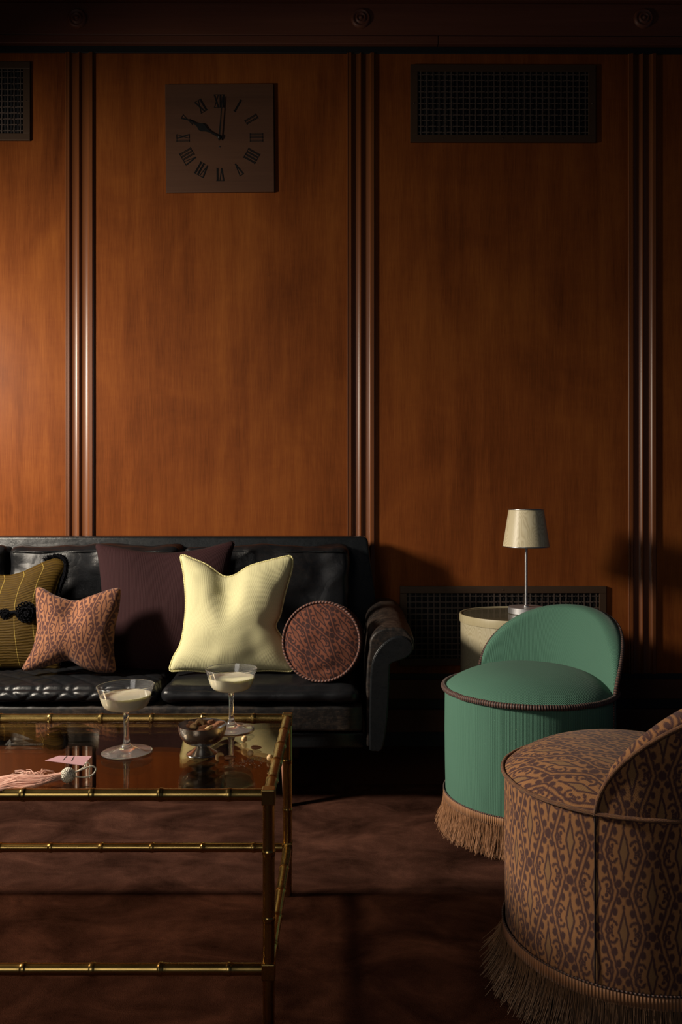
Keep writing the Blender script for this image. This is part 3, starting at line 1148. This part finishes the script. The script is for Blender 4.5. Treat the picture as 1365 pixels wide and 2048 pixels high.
cushion('maroon_cushion', 'large dark maroon ribbed square cushion behind the cream cushion', 'cushion',
        [(189, 1086), (225, 1092), (290, 1103), (345, 1105), (400, 1098), (440, 1088), (472, 1080)],
        [(472, 1080), (462, 1120), (455, 1200), (458, 1290), (470, 1352)],
        [(210, 1352), (300, 1346), (380, 1346), (470, 1352)],
        [(189, 1086), (196, 1115), (203, 1180), (206, 1260), (210, 1352)],
        (3.01, .425, 3.105, .83), .085, M['maroon'], chop=(.5, .35, .2), wr=.004, seed=3.1, back=.25, pw=.5)
cushion('cream_cushion', 'pale cream yellow ribbed square cushion with a dented top', 'cushion',
        [(360, 1107), (385, 1117), (415, 1130), (447, 1152), (470, 1150), (500, 1132), (550, 1118), (586, 1110)],
        [(586, 1110), (584, 1140), (570, 1190), (561, 1230), (552, 1253), (566, 1278), (580, 1310), (588, 1343)],
        [(337, 1343), (380, 1341), (450, 1346), (530, 1341), (588, 1343)],
        [(360, 1107), (368, 1150), (372, 1200), (370, 1240), (362, 1285), (347, 1315), (337, 1343)],
        (2.875, .418, 2.965, .80), .085, M['cream'], chop=(.42, .7, .16), pipe=M['cream_pipe'], pipe_r=.0034, wr=.009, seed=8.2, back=.3, pw=.52)
cushion('patterned_cushion', 'small copper brown patterned square cushion with a pinched top', 'cushion',
        [(71, 1172), (90, 1178), (115, 1192), (150, 1201), (180, 1192), (215, 1180), (242, 1174)],
        [(242, 1174), (239, 1215), (230, 1260), (228, 1300), (233, 1345)],
        [(41, 1343), (70, 1340), (105, 1330), (138, 1322), (165, 1336), (195, 1345), (233, 1345)],
        [(71, 1172), (72, 1215), (74, 1258), (66, 1295), (50, 1325), (41, 1343)],
        (2.835, .418, 2.90, .70), .070, M['ikat_cushion'], chop=(.48, .75, .15), wr=.005, seed=5.5, back=.45, pw=.5)
ol, olf, olfront, olorg = cushion('olive_cushion', 'pleated olive silk cushion with black rosette tufts at the left end of the sofa', 'cushion',
        [(-150, 1095), (-110, 1118), (-60, 1140), (5, 1151), (40, 1146), (75, 1129), (105, 1116), (127, 1117)],
        [(127, 1117), (134, 1135), (122, 1165), (112, 1205), (112, 1260), (122, 1340)],
        [(-160, 1340), (-60, 1336), (40, 1336), (122, 1340)],
        [(-150, 1095), (-140, 1200), (-145, 1270), (-160, 1340)],
        (2.965, .420, 3.06, .80), .070, M['olive'], chop=(.45, .6, .2), wr=.006, seed=1.7, back=.35, pw=.5)
# black brush trim along its right and top edge, and the tufted rosette
f = olf
path = catmull([f(90, 1121), f(106, 1114), f(122, 1114), f(131, 1124), f(129, 1150), f(118, 1180), f(111, 1220), f(111, 1270), f(118, 1330)], 70)
b = MB()
b.tube([p - olorg for p in path], lambda t: .006 + .004 * math.sin(t * PI), 8)
for k in range(1500):
    t = rnd.random() * 69.99
    i = int(t)
    p = path[i].lerp(path[i + 1], t - i)
    d = Vector((rnd.uniform(-1, 1), rnd.uniform(-1, .6), rnd.uniform(-1, 1))).normalized()
    q = p + d * rnd.uniform(.010, .017)
    b.tube([p - olorg, q - olorg], .0006, 3, caps=False)
b.build('brush_trim', M['black_fibre'], ol, smooth=False)


def on_front(px, py):
    """nearest point of the olive cushion's face to a photo pixel"""
    best = None
    for i in range(0, 45):
        for j in range(0, 45):
            p = olfront(i / 44, j / 44)
            x, y = CX + F * p.x / p.y, HY + F * (1 - p.z) / p.y
            d = (x - px) ** 2 + (y - py) ** 2
            if best is None or d < best[0]:
                best = (d, p)
    return best[1]


def rosette(px, py, r, name, petals):
    c = on_front(px, py) - olorg
    b = MB()
    ax = Matrix.Rotation(R(90), 4, 'X')
    for ring, (rr, n) in enumerate(((.30, petals // 2), (.62, petals), (.88, petals + 4))):
        for k in range(n):
            a = 2 * PI * k / n + ring * .4
            cc = Vector((math.cos(a) * r * rr, -r * (.85 - .55 * rr), math.sin(a) * r * rr))
            pts = []
            for q in range(11):
                h = 2 * PI * q / 10
                tdir = Vector((-math.sin(a), 0, math.cos(a)))
                rdir = Vector((math.cos(a), -.6, math.sin(a))).normalized()
                pts.append(c + cc + rdir * (math.cos(h) * r * .22) + tdir * (math.sin(h) * r * .16))
            b.tube(pts[:-1], r * .085, 5, closed=True)
    b.lathe([(0.0, .9 * r), (.5 * r, .75 * r), (.8 * r, .35 * r), (.85 * r, 0)], 16)
    n0 = len(b.v) - 16 * 4
    b.v[n0:] = [tuple(Vector((x, -z * .8, y)) + c) for x, y, z in b.v[n0:]]
    b.build(name, M['black_fibre'], ol)


rosette(54, 1225, .034, 'rosette', 12)
rosette(12, 1226, .018, 'tuft_knot', 8)
rosette(-34, 1226, .034, 'rosette', 12)
b = MB()
b.tube([on_front(x, 1225 + .02 * x) - olorg + Vector((0, -.004, 0)) for x in range(-60, 75, 6)], .007, 8)
b.build('braid_band', M['black_fibre'], ol)

# round cushion leaning on the right arm
rc = P(648, 1283, 2.815)
RC = 77 * 2.815 / F
rcush = thing('round_cushion', rc, 'round reddish brown patterned cushion leaning against the right sofa arm', 'cushion')
rcush.rotation_euler = (R(-10), R(-8), R(-8))
b = MB()
RT = .045
prof = []
for k in range(25):
    t = k / 24
    prof.append((RC * .985 * t, RT + .022 * (1 - t ** 2.4)))


def rfront(u, v):
    r, d = prof[int(round(v * 24))]
    a = 2 * PI * u
    p = Vector((r * math.cos(a), -d, r * math.sin(a)))
    k = nz(p, 22, 4) * .004 + math.sin(a * 26) * .0012 * sm(.7, 1, v)
    # slack folds low on the face
    k -= .007 * math.exp(-((p.z + RC * .72) / .012) ** 2) * math.exp(-(p.x / .05) ** 2)
    return (p.x, p.y - k * (1 - v ** 6), p.z)


b.grid(rfront, 72, 24, wu=True, uvf=lambda u, v: ((prof[int(round(v * 24))][0]) * math.cos(2 * PI * u - .5) + .3, prof[int(round(v * 24))][0] * math.sin(2 * PI * u - .5) + .3))
b.grid(lambda u, v: (RC * math.cos(2 * PI * u) * (1 + .02 * math.sin(v * PI)), -RT + 2 * RT * v, RC * math.sin(2 * PI * u) * (1 + .02 * math.sin(v * PI))), 72, 8, wu=True, uvf=lambda u, v: (u * 2 * PI * RC, v * .09))
b.grid(lambda u, v: ((1 - v) * RC * math.cos(2 * PI * u), RT + .012 * (1 - (1 - v) ** 2), (1 - v) * RC * math.sin(2 * PI * u)), 72, 8, wu=True, uvf=lambda u, v: (u * .6, v * .12))
b.build('cover', M['ikat_round'], rcush, merge=1e-6)
M['cord_red'] = braid('twisted_cord', (0.030, 0.010, 0.011), (0.15, 0.050, 0.028), 0.011, 6.28)
for yy in (-RT, RT):
    pts = [((RC * 1.0) * math.cos(2 * PI * k / 90), yy - .001, RC * math.sin(2 * PI * k / 90)) for k in range(90)]
    MB().tube(pts, lambda t: .0046, 8, closed=True).build('cord_piping', M['cord_red'], rcush)

# ------------------------------------------------------------------ coffee table
TH = .447                      # glass surface
YF, YB_ = 1.575, 2.126
TXR, TXL = -.1357, -1.375
RR = .0112
table = thing('coffee_table', ((TXR + TXL) / 2, (YF + YB_) / 2, 0), 'brass bamboo style coffee table with a smoked mirror top', 'coffee table')
TO = Vector(table.location)


def bamboo(name, p, q, nodes, r=RR):
    """brass rod with raised bamboo nodes; nodes = list of fractions along the rod"""
    p, q = Vector(p), Vector(q)
    L = (q - p).length
    ks = []
    n = max(12, int(L / .012))
    ts = set(i / n for i in range(n + 1))
    for f_ in nodes:
        for d in (-.020, -.012, -.007, -.0045, -.0025, 0, .0025, .0045, .007, .012, .020):
            t = f_ + d / L
            if 0 <= t <= 1:
                ts.add(t)
    ts = sorted(ts)

    def rad(t):
        a = r
        for f_ in nodes:
            d = abs(t - f_) * L
            a += r * .06 * math.exp(-(d / .010) ** 2) + r * .13 * math.exp(-((d - .0016) / .0016) ** 2)
        return a
    n_ = len(ts)
    b = MB()
    pts = [p.lerp(q, t) for t in ts]
    b.tube([x - TO for x in pts], lambda k: rad(ts[int(round(k * (n_ - 1)))]), 18)
    return b.build(name, M['brass'], table, angle=60)


def rail_nodes(xa, xb, first, step=.1284):
    out = []
    x = first
    while x > min(xa, xb) + .02:
        if x < max(xa, xb) - .02:
            out.append((x - xa) / (xb - xa))
        x -= step
    return out


ZT, ZL = TH - .0005, .1205
zr = TH + .0005
xn = (459 - CX) * YF / F
for (y, z, fx) in ((YF, zr - .0, xn), (YB_, zr, (508 - CX) * YB_ / F + .0), (YF, ZL, xn), (YB_, ZL, (508 - CX) * YB_ / F)):
    bamboo('rail', (TXR - .010, y, z), (TXL + .010, y, z), rail_nodes(TXR - .010, TXL + .010, fx))
for x in (TXR, TXL):
    for z in (zr, ZL):
        bamboo('side_rail', (x, YF + .010, z), (x, YB_ - .010, z), [.13, .34, .56, .78])
for x in (TXR, TXL):
    for y in (YF, YB_):
        zz = [1 - (1702 - HY) * YF / F, 1 - (1835 - HY) * YF / F, .045 if False else .215]
        z0, z1 = 0.0, TH - .006
        bamboo('leg', (x, y, z0), (x, y, z1), [(v - z0) / (z1 - z0) for v in (.3405, .2165, )])
        for z in (zr, ZL):
            b = MB().box((x - .0128 - TO.x, y - .0128 - TO.y, z - .0165), (x + .0128 - TO.x, y + .0128 - TO.y, z + (.0128 if z > .3 else .0150)))
            b.build('corner_block', M['brass'], table, bevel=.0022, smooth=False)
b = MB().box((TXL + .012 - TO.x, YF + .0085 - TO.y, TH - .008), (TXR - .013 - TO.x, YB_ - .0085 - TO.y, TH))
b.build('table_top', M['mirror'], table, smooth=False)

# ------------------------------------------------------------------ coupe glasses


def arc_profile(pts, n):
    c = catmull([(r, 0, z) for r, z in pts], n)
    return [(max(0, p.x), p.z) for p in c]


def coupe(x, y, label, rz, proto=None):
    t = thing('coupe_glass', (x, y, TH + .0006), label, 'glass', rz, 'cocktail coupes on the mirrored table')
    if proto:
        for ch in proto.children:
            c = ch.copy(); c.parent = t; col.objects.link(c)
        return t
    foot = [(0.0, 0.0), (.030, .0004), (.052, .0006), (.0545, .0014), (.0545, .0022), (.050, .0032), (.032, .0052), (.018, .0095), (.0098, .017), (.0064, .028), (.0056, .045), (.0056, .070), (.0066, .084), (.010, .0915)]
    bowl_o = [(.020, .0935), (.034, .0955), (.0445, .1005), (.0500, .1090), (.0535, .1190), (.0570, .1300), (.0610, .1415), (.0625, .1465)]
    bowl_i = [(.0615, .1470), (.0600, .1415), (.0560, .1300), (.0524, .1190), (.0488, .1095), (.0435, .1020), (.0335, .0975), (.018, .0960), (0, .0955)]
    prof = foot[:1] + arc_profile(foot[1:], 40) + arc_profile(bowl_o, 24) + arc_profile(bowl_i, 30)
    MB().lathe(prof, 64).build('glass', M['glass'], t, angle=80, merge=1e-6)
    zl = .1265
    li = [(0.0, .0934)] + [(r + .0003, z - .0002) for r, z in arc_profile([(.018, .0934), (.034, .0955), (.0445, .1005), (.0500, .1090), (.0535, .1190), (.0556, zl)], 24)]
    li += [(.0545, zl + .0004), (.052, zl), (0.0, zl - .0002)]
    MB().lathe(li, 64).build('cocktail', M['liquid'], t, angle=60, merge=1e-6)
    return t


g1 = coupe(*P(254, 1505, 1.84).xy, 'coupe glass of pale cocktail standing nearest the pink tassel', .0)
g1.rotation_euler = (0, R(-1.2), 0)
coupe(*P(463, 1459, 2.024).xy, 'coupe glass of pale cocktail standing behind the nut bowl', .7, g1)

# ------------------------------------------------------------------ nut bowl and nuts
BC = P(405, 1509, 1.826)
bowl = thing('nut_bowl', (BC.x, BC.y, TH + .0006), 'small stainless steel pedestal bowl filled with mixed nuts', 'bowl')
po = [(0.0, .0012), (.030, .0008), (.0335, .0002), (.0345, .0012), (.0335, .0028), (.024, .0085), (.0150, .0150), (.0122, .0190), (.0130, .0212), (.024, .0226), (.0365, .0285), (.0460, .0390), (.0508, .0510), (.0530, .0650)]
pi_ = [(.0520, .0652), (.0498, .0520), (.0452, .0405), (.0360, .0305), (.023, .0246), (0.0, .0235)]
MB().lathe(po[:5] + arc_profile(po[4:], 44)[1:] + arc_profile(pi_, 24), 56).build('bowl_body', M['steel'], bowl, angle=60, merge=1e-6)


def nut_mesh(kind):
    b = MB()
    if kind == 'almond':
        def fn(u, v):
            a, t = 2 * PI * u, v
            x = -1 + 2 * t
            w = math.sqrt(max(0, 1 - x * x)) * (1 - .28 * x)
            return (x * .0125, w * .0068 * math.cos(a), w * .0042 * math.sin(a))
        b.grid(fn, 18, 14, wu=True)
    elif kind == 'hazelnut':
        def fn(u, v):
            a, q = 2 * PI * u, PI * v
            d = Vector((math.sin(q) * math.cos(a), math.sin(q) * math.sin(a), math.cos(q)))
            r = .0068 * (1 + .10 * nz(d, 2.2, 3) + .05 * nz(d, 5, 1)) * (1 + .16 * max(0, d.z) ** 3)
            return d * r
        b.grid(fn, 18, 12, wu=True)
    else:
        pts = [(.0105 * math.cos(a), .0105 * math.sin(a) * .9, 0) for a in [R(-20 + 220 * k / 14) for k in range(15)]]
        b.tube(pts, lambda t: .0012 + .0044 * math.sin(PI * min(1, max(.0, t))) ** .6 * (1.15 - .3 * t), 12)
    return b.build({'almond': 'almond', 'hazelnut': 'hazelnut', 'cashew': 'cashew_nut'}[kind], M[{'almond': 'almond', 'hazelnut': 'hazelnut', 'cashew': 'cashew'}[kind]], merge=1e-6)


protos = {}


def put_nut(kind, loc, rot, label, group):
    if kind not in protos:
        o = protos[kind] = nut_mesh(kind)
        if kind == 'cashew':
            for v in o.data.vertices:
                v.co *= .78
    else:
        o = protos[kind].copy()
        col.objects.link(o)
    o.location = loc
    o.rotation_euler = rot
    return tag(o, label, 'nut', group)


ZB = TH + .0008
loose = 'nuts spilled on the mirrored table'
put_nut('hazelnut', P(489, 1484, .553 * F / 484) + Vector((0, 0, .0070)), (.3, .5, 0), 'pale round nut on the table mirror right of the rear coupe foot', loose)
put_nut('almond', P(513, 1499, .553 * F / 499) + Vector((0, 0, .0046)), (0, 0, -.1), 'brown almond lying between two pale nuts right of the bowl', loose)
put_nut('hazelnut', P(501, 1513, .553 * F / 513) + Vector((0, 0, .0070)), (1.2, .2, .4), 'pale round nut in front of the single brown almond', loose)
put_nut('cashew', P(441, 1521, .553 * F / 521) + Vector((0, 0, .0060)), (.9, -.5, .9), 'pale curled nut piece beside the bowl foot', loose)
put_nut('almond', P(460, 1519, .553 * F / 519) + Vector((0, 0, .0046)), (0, 0, .12), 'brown almond touching the curled nut piece beside the bowl', loose)
put_nut('hazelnut', P(540, 1522, .553 * F / 522) + Vector((0, 0, .0070)), (2.0, .6, .2), 'pale round nut against the right side rail of the table', loose)
inb = 'mixed nuts in the steel bowl'
spots = [('cashew', -.004, -.012, .0640, (1.1, .3, .6)), ('cashew', -.012, -.026, .0600, (.5, .4, 1.9)), ('almond', .006, -.024, .0600, (.2, -.3, .5)),
         ('almond', .020, .004, .0630, (.3, .2, .9)), ('almond', .014, .018, .0610, (-.2, .3, 2.4)), ('almond', .030, -.014, .0605, (.5, -.5, .3)),
         ('almond', .036, .008, .0600, (.6, -.2, .1)), ('hazelnut', .002, .012, .0600, (0, 0, 0)), ('almond', -.002, .028, .0600, (.1, .2, 1.2)),
         ('hazelnut', -.017, -.008, .0590, (1, 0, 1)), ('almond', -.016, .014, .0580, (.1, -.2, 2.8)), ('cashew', .020, -.028, .0590, (.3, .6, 2.9)),
         ('almond', -.030, .004, .0560, (.2, .1, 1.9)), ('almond', .010, -.006, .0570, (0, .3, 2.0)), ('hazelnut', .024, -.004, .0545, (0, 0, 0)), ('almond', -.024, .022, .0565, (0, .3, .6)),
         ('almond', .004, -.036, .0560, (.2, .0, 3.0)), ('almond', .024, .026, .0570, (0, .3, .9))]
lk = {'cashew': 'pale curved nut among the nuts heaped in the steel bowl', 'almond': 'brown almond among the nuts heaped in the steel bowl', 'hazelnut': 'pale round nut among the nuts heaped in the steel bowl'}
for kd, dx, dy, dz, ro in spots:
    put_nut(kd, (BC.x + dx, BC.y + dy, TH + dz + .005), ro, lk[kd], inb + (' (%s)' % {'cashew': 'curved', 'almond': 'almonds', 'hazelnut': 'round'}[kd]))
b = MB()
for k in range(80):
    x, y = rnd.gauss(0, .020), rnd.gauss(0, .014)
    p = P(500, 1524, .553 * F / 524)
    s_ = rnd.uniform(.0003, .0007)
    b.box((p.x + x - s_, p.y + y - s_, TH), (p.x + x + s_, p.y + y + s_, TH + s_ * 1.6))
so = b.build('salt_crumbs', M['salt'], smooth=False)
tag(so, 'fine salt crumbs scattered on the table beside the nuts', 'crumbs', kind='stuff')

# ------------------------------------------------------------------ pink tassel with its tag
KN = P(136, 1557, .553 * F / 566)
KN.z = TH + .0155
tas = thing('silk_tassel', (KN.x, KN.y, TH), 'pink silk tassel with cream knot lying on the table', 'tassel')
KL = Vector((0, 0, KN.z - TH))
b = MB()
r0 = .0128
for k, (ax, ay) in enumerate(((0, 0), (.55, .2), (-.55, .3), (.2, 1.0), (.3, -1.0), (1.1, .6), (-1.1, .5))):
    rm_ = Euler((ax, ay, k * .6)).to_matrix()
    for off in (-.0032, 0, .0032):
        q = math.sqrt(max(.1, 1 - (off / r0) ** 2)) * r0
        pts = [KL + rm_ @ Vector((off, q * math.cos(2 * PI * i / 28), q * math.sin(2 * PI * i / 28))) for i in range(28)]
        b.tube(pts, .0019, 6, closed=True)
b.build('knot', M['knot_cord'], tas)
b = MB()
for k in range(1700):
    a = rnd.uniform(0, 2 * PI)
    q = math.sqrt(rnd.random())
    st = KL + Vector((-.009, .0075 * q * math.cos(a), .0075 * q * math.sin(a) - .001))
    fan = rnd.gauss(0, 1)
    ln = rnd.uniform(.115, .150)
    ly = -.040 + .024 * max(-1.8, min(1.8, fan)) + .006 * q * math.cos(a)
    hz = .021 * rnd.random() * (1 - .5 * min(1, abs(fan) / 2))
    ez = .001 + .65 * hz
    en = Vector((-ln, ly, max(min(.024, ez), .0135 if ly < -.058 else 0)))
    m1 = st.lerp(en, .35) + Vector((0, rnd.gauss(0, .001) + .006, .003 * rnd.random()))
    m2 = st.lerp(en, .7) + Vector((0, rnd.gauss(0, .0015) + .003, .002 * rnd.random() - .001))
    m1.y = st.y + (en.y - st.y) * .52 + rnd.gauss(0, .001); m1.z = max(.006 + .65 * hz, .0012); m2.z = .003 + .95 * hz; en.z = max(en.z, .0008)
    b.tube(catmull([st, m1, m2, en], 6), .00050, 3, caps=False)
for k in range(26):
    st = Vector((-.06 + rnd.uniform(-.02, .02), .010, .010))
    en = Vector((-.075 + rnd.uniform(-.05, .04), .030 + rnd.uniform(-.01, .012), .006 + .012 * rnd.random()))
    b.tube(catmull([st, st.lerp(en, .5) + Vector((0, 0, .006)), en], 6), .0004, 3, caps=False)
fs = b.build('strands', M['pink'], tas)
fs['kind'] = 'stuff'
b = MB()
b.tube(catmull([KL + Vector((.010, 0, .004)), KL + Vector((.025, .004, .009)), KL + Vector((.041, .012, .013)), KL + Vector((.050, .016, .008)), KL + Vector((.046, .012, -.002)),
                KL + Vector((.034, .006, -.006)), KL + Vector((.020, .002, -.004)), KL + Vector((.010, 0, -.002))], 50), .0015, 8)
b.tube(catmull([KL + Vector((.010, .004, .003)), KL + Vector((.026, .016, .010)), KL + Vector((.030, .020, .018)), KL + Vector((.036, .022, .014)), KL + Vector((.036, .020, .000)), KL + Vector((.038, .016, -.012))], 40), .0013, 8)
b.build('hanging_loop', M['cord'], tas)
# lilac card
b = MB()
crd = [P(90, 1541, 1.713), P(118, 1531, 1.745), P(184, 1533.5, 1.745), P(166, 1548, 1.690)]
cz0 = .012
base = [Vector((p.x - KN.x, p.y - KN.y, 0)) for p in crd]
zs = [.022, .022, .021, .019]
up = [Vector((v.x, v.y, z)) for v, z in zip(base, zs)]
dn = [v - Vector((0, 0, .0007)) for v in up]
b.v = [tuple(v) for v in dn + up]
b.f = [[3, 2, 1, 0], [4, 5, 6, 7], [0, 1, 5, 4], [1, 2, 6, 5], [2, 3, 7, 6], [3, 0, 4, 7]]
b.uv = [[(0, 0)] * 4] * 6
cd = b.build('paper_tag', M['card'], tas, smooth=False)
b = MB()


def oncard(s, t):
    p = up[0].lerp(up[3], s).lerp(up[1].lerp(up[2], s), t)
    return p + Vector((0, 0, .0003))


for s0, s1, t0, t1 in ((.37, .40, .30, .95), (.60, .63, .30, .90)):
    q = [oncard(s0, t0), oncard(s1, t0), oncard(s1 - .12, t1), oncard(s0 - .12, t1)]
    k = len(b.v)
    b.v += [tuple(p) for p in q] + [tuple(p - Vector((0, 0, .0002))) for p in q]
    b.f += [[k, k + 1, k + 2, k + 3], [k + 7, k + 6, k + 5, k + 4]]
    b.uv += [[(0, 0)] * 4] * 2
b.build('tag_print', M['ink'], cd, smooth=False)

# ------------------------------------------------------------------ side table and lamp
ST = Vector((( 1036 - CX) * 3.19 / F, 3.19, -.012))
zt2 = 1 - 227 * 3.19 / F
st = thing('drum_side_table', ST, 'champagne wood grain drum side table by the wall under the lamp', 'side table')
rs = 115 * 3.19 / F
hh = zt2 + .012
MB().lathe([(rs * .975, 0.0), (rs * .985, .10), (rs * .985, hh - .040), (rs * .982, hh - .028)], 96).build('drum', M['shaded_drum_wood'], st, angle=60)
MB().lathe([(rs * .975, hh - .031), (rs * 1.0, hh - .030), (rs * 1.004, hh - .024), (rs * 1.004, hh - .006), (rs * .998, hh), (rs * .975, hh + .0005), (rs * .962, hh - .002), (rs * .96, hh - .010)], 96).build('rim', M['champagne'], st, angle=60)
MB().lathe([(0, hh - .003), (rs * .965, hh - .003), (rs * .965, hh - .009), (0, hh - .009)], 96).build('top', M['side_glass'], st, angle=30)
LP = Vector(((1053 - CX) * 3.215 / F, 3.215, zt2 - .003 + .0006))
lamp = thing('table_lamp', LP, 'small table lamp with champagne wood grain shade and metal stem', 'lamp')
s_ = 3.215 / F
MB().lathe([(0, 0), (.0655, 0), (.068, .002), (.068, .0235), (.0655, .0255), (0, .0255)], 64).build('base', M['brushed'], lamp, angle=35)
zsb = 1 - (1093 - HY) * s_ - LP.z
zst = 1 - (1019 - HY) * s_ - LP.z
MB().lathe([(0, .0250), (.0105, .0250), (.0105, .030), (.0062, .033), (.0056, .040), (.0056, zst - .03), (0, zst - .03)], 24).build('stem', M['chrome'], lamp, angle=35)
r1, r2 = 46 * s_, 34.5 * s_
MB().lathe([(r1, zsb), (r2, zst), (r2 - .0015, zst), (r1 - .0015, zsb), (r1, zsb)], 72).build('lamp_shade', M['cathedral'], lamp, angle=35, merge=1e-6)
for (r, z) in ((r1, zsb), (r2, zst)):
    MB().tube([(r * math.cos(2 * PI * k / 72), r * math.sin(2 * PI * k / 72), z) for k in range(72)], .0024, 8, closed=True).build('shade_ring', M['chrome'], lamp)
b = MB()
for k in range(3):
    a = 2 * PI * k / 3
    b.tube([(0, 0, zst - .034), (r2 * .98 * math.cos(a), r2 * .98 * math.sin(a), zst - .006)], .0018, 6)
b.build('shade_carrier', M['chrome'], lamp)

# ------------------------------------------------------------------ fringed stools
SR = .255


def stool(loc, az, label, fabric, trimmat, seam_mat, fringe_mat, seed, flare=1.0):
    t = thing('fringed_stool', (loc[0], loc[1], 0), label, 'stool', az, 'round fringed stools with low backs')
    rg = random.Random(seed)
    zt_, zb = .427, .105
    # drum body
    pr = [(SR - .006, zb - .02), (SR - .003, zb), (SR - .001, .20), (SR, .30), (SR - .001, zt_)]
    n = len(pr) - 1
    MB().grid(lambda u, v: (pr[int(round(v * n))][0] * math.cos(2 * PI * u), pr[int(round(v * n))][0] * math.sin(2 * PI * u), pr[int(round(v * n))][1]), 120, n, wu=True,
              uvf=lambda u, v: (u * 2 * PI * SR, pr[int(round(v * n))][1])).build('body', fabric, t)
    # domed seat
    K = 26

    def dome(u, v):
        r = SR * .995 * (1 - v)
        q = r / SR
        z = zt_ + .066 * (1 - q ** 2.9) ** .85 + .002 * nz((r * math.cos(2 * PI * u) * 6, r * math.sin(2 * PI * u) * 6, seed), 1.0)
        return (r * math.cos(2 * PI * u), r * math.sin(2 * PI * u), z)

    def duv(u, v):
        p = dome(u, v)
        ca, sa = math.cos(-az - R(35) * 0), math.sin(-az)
        return (p[0] * math.sin(az) * -1 * 0 + p[1] * 1.0 + 1, p[0] + 1)
    MB().grid(dome, 96, K, wu=True, uvf=duv).build('seat_cushion', fabric, t, merge=1e-6)
    # backrest shell around +X
    FM = R(74)
    HB = .218

    def hgt(ph):
        q = min(1, abs(ph) / FM)
        return HB * max(0.0, 1 - q ** 2.15) ** .62

    NU, NV = 72, 34

    def back(u, v):
        ph = FM * (2 * u - 1)
        q = abs(ph) / FM
        h = hgt(ph)
        th = .058 * (1 - q ** 4) + .004
        base = zt_ - .004
        ro = SR + .001
        lean = .030
        # cross-section: outer face, rolled top, inner face
        if v < .36:
            z = h * (v / .36)
            r = ro
        elif v < .64:
            a = PI * (v - .36) / .28
            z = h + min(.018, h * .25) * math.sin(a) ** .8
            r = ro - th / 2 + th / 2 * math.cos(a)
        else:
            k = (v - .64) / .36
            z = h * (1 - k)
            r = ro - th - .012 * math.sin(k * PI) * (1 - q) - .02 * k * (1 - q ** 2)
        r += lean * (z / HB) * (1 - .3 * q)
        return (r * math.cos(ph), r * math.sin(ph), base + z)

    def buv(u, v):
        p = back(u, v)
        ph = FM * (2 * u - 1)
        off = 0.0 if v < .36 else .07
        return (ph * SR + .02, p[2] + off + (0.05 * (v - .36) if .36 <= v <= .64 else 0))
    MB().grid(back, NU, NV, uvf=buv).build('backrest', fabric, t)
    # trims
    tr = lambda pts, r, nm, m, cl=False, sg=8: MB().tube(pts, r, sg, closed=cl).build(nm, m, t)
    tr([((SR + .003) * math.cos(2 * PI * k / 140), (SR + .003) * math.sin(2 * PI * k / 140), zt_ + .001 + .0015 * nz((k, 0, 0), .31, seed)) for k in range(140)], .0085 if trimmat is M['braid'] else .0045, 'seat_trim', trimmat, True)
    pts = []
    for k in range(101):
        u = k / 100
        p = Vector(back(u, .37))
        p += Vector((p.x, p.y, 0)).normalized() * .002 + Vector((0, 0, .001))
        pts.append(p)
    tr(pts, .0066 if trimmat is M['braid'] else .0042, 'back_trim', trimmat)
    for sg in (-1, 1):
        a = FM * sg
        tr([((SR + .0006) * math.cos(a), (SR + .0006) * math.sin(a), zb + (zt_ - zb) * k / 8) for k in range(9)], .0016, 'seam', seam_mat, False, 6)
    # fringe heading and strands
    pr2 = [(SR + .0005, zb - .016), (SR + .0042, zb - .015), (SR + .0046, zb + .008), (SR + .0012, zb + .010)]
    n2 = 3
    MB().grid(lambda u, v: (pr2[int(round(v * n2))][0] * math.cos(2 * PI * u), pr2[int(round(v * n2))][0] * math.sin(2 * PI * u), pr2[int(round(v * n2))][1]), 140, n2, wu=True,
              uvf=lambda u, v: (u * 2 * PI * SR, v * .01)).build('fringe_heading', M['header'], t)
    tr([((SR + .003) * math.cos(2 * PI * k / 160), (SR + .003) * math.sin(2 * PI * k / 160), zb + .0105) for k in range(160)], .0022, 'stitched_edge', M['braid'], True, 6)
    b = MB()
    for k in range(4600):
        a = rg.uniform(0, 2 * PI)
        r0 = SR + rg.uniform(-.001, .004)
        clump = nz((math.cos(a) * 9, math.sin(a) * 9, seed), 1.0)
        fl = .008 + .011 * rg.random() + .012 * max(0, clump) + (.012 if rg.random() < .08 else 0)
        da = rg.gauss(0, .014) + .02 * nz((math.cos(a) * 14, math.sin(a) * 14, seed + 5), 1.0)
        z0, z1 = zb - .012, rg.uniform(.0015, .014) + (.012 * rg.random() if rg.random() < .2 else 0)
        pts = []
        for q in range(5):
            s = q / 4
            rr = r0 + fl * flare * s ** 1.5 + rg.gauss(0, .0008)
            aa = a + da * s ** 1.4
            pts.append((rr * math.cos(aa), rr * math.sin(aa), z0 + (z1 - z0) * s))
        b.tube(pts, .00062, 3, caps=False)
    f_ = b.build('fringe', fringe_mat, t, smooth=True)
    f_['kind'] = 'stuff'
    # hidden carcass so the stool stands on the floor
    MB().lathe([(0, .001), (SR - .03, .001), (SR - .03, zb), (0, zb)], 40).build('plinth', M['black_trim'], t, angle=30)
    return t


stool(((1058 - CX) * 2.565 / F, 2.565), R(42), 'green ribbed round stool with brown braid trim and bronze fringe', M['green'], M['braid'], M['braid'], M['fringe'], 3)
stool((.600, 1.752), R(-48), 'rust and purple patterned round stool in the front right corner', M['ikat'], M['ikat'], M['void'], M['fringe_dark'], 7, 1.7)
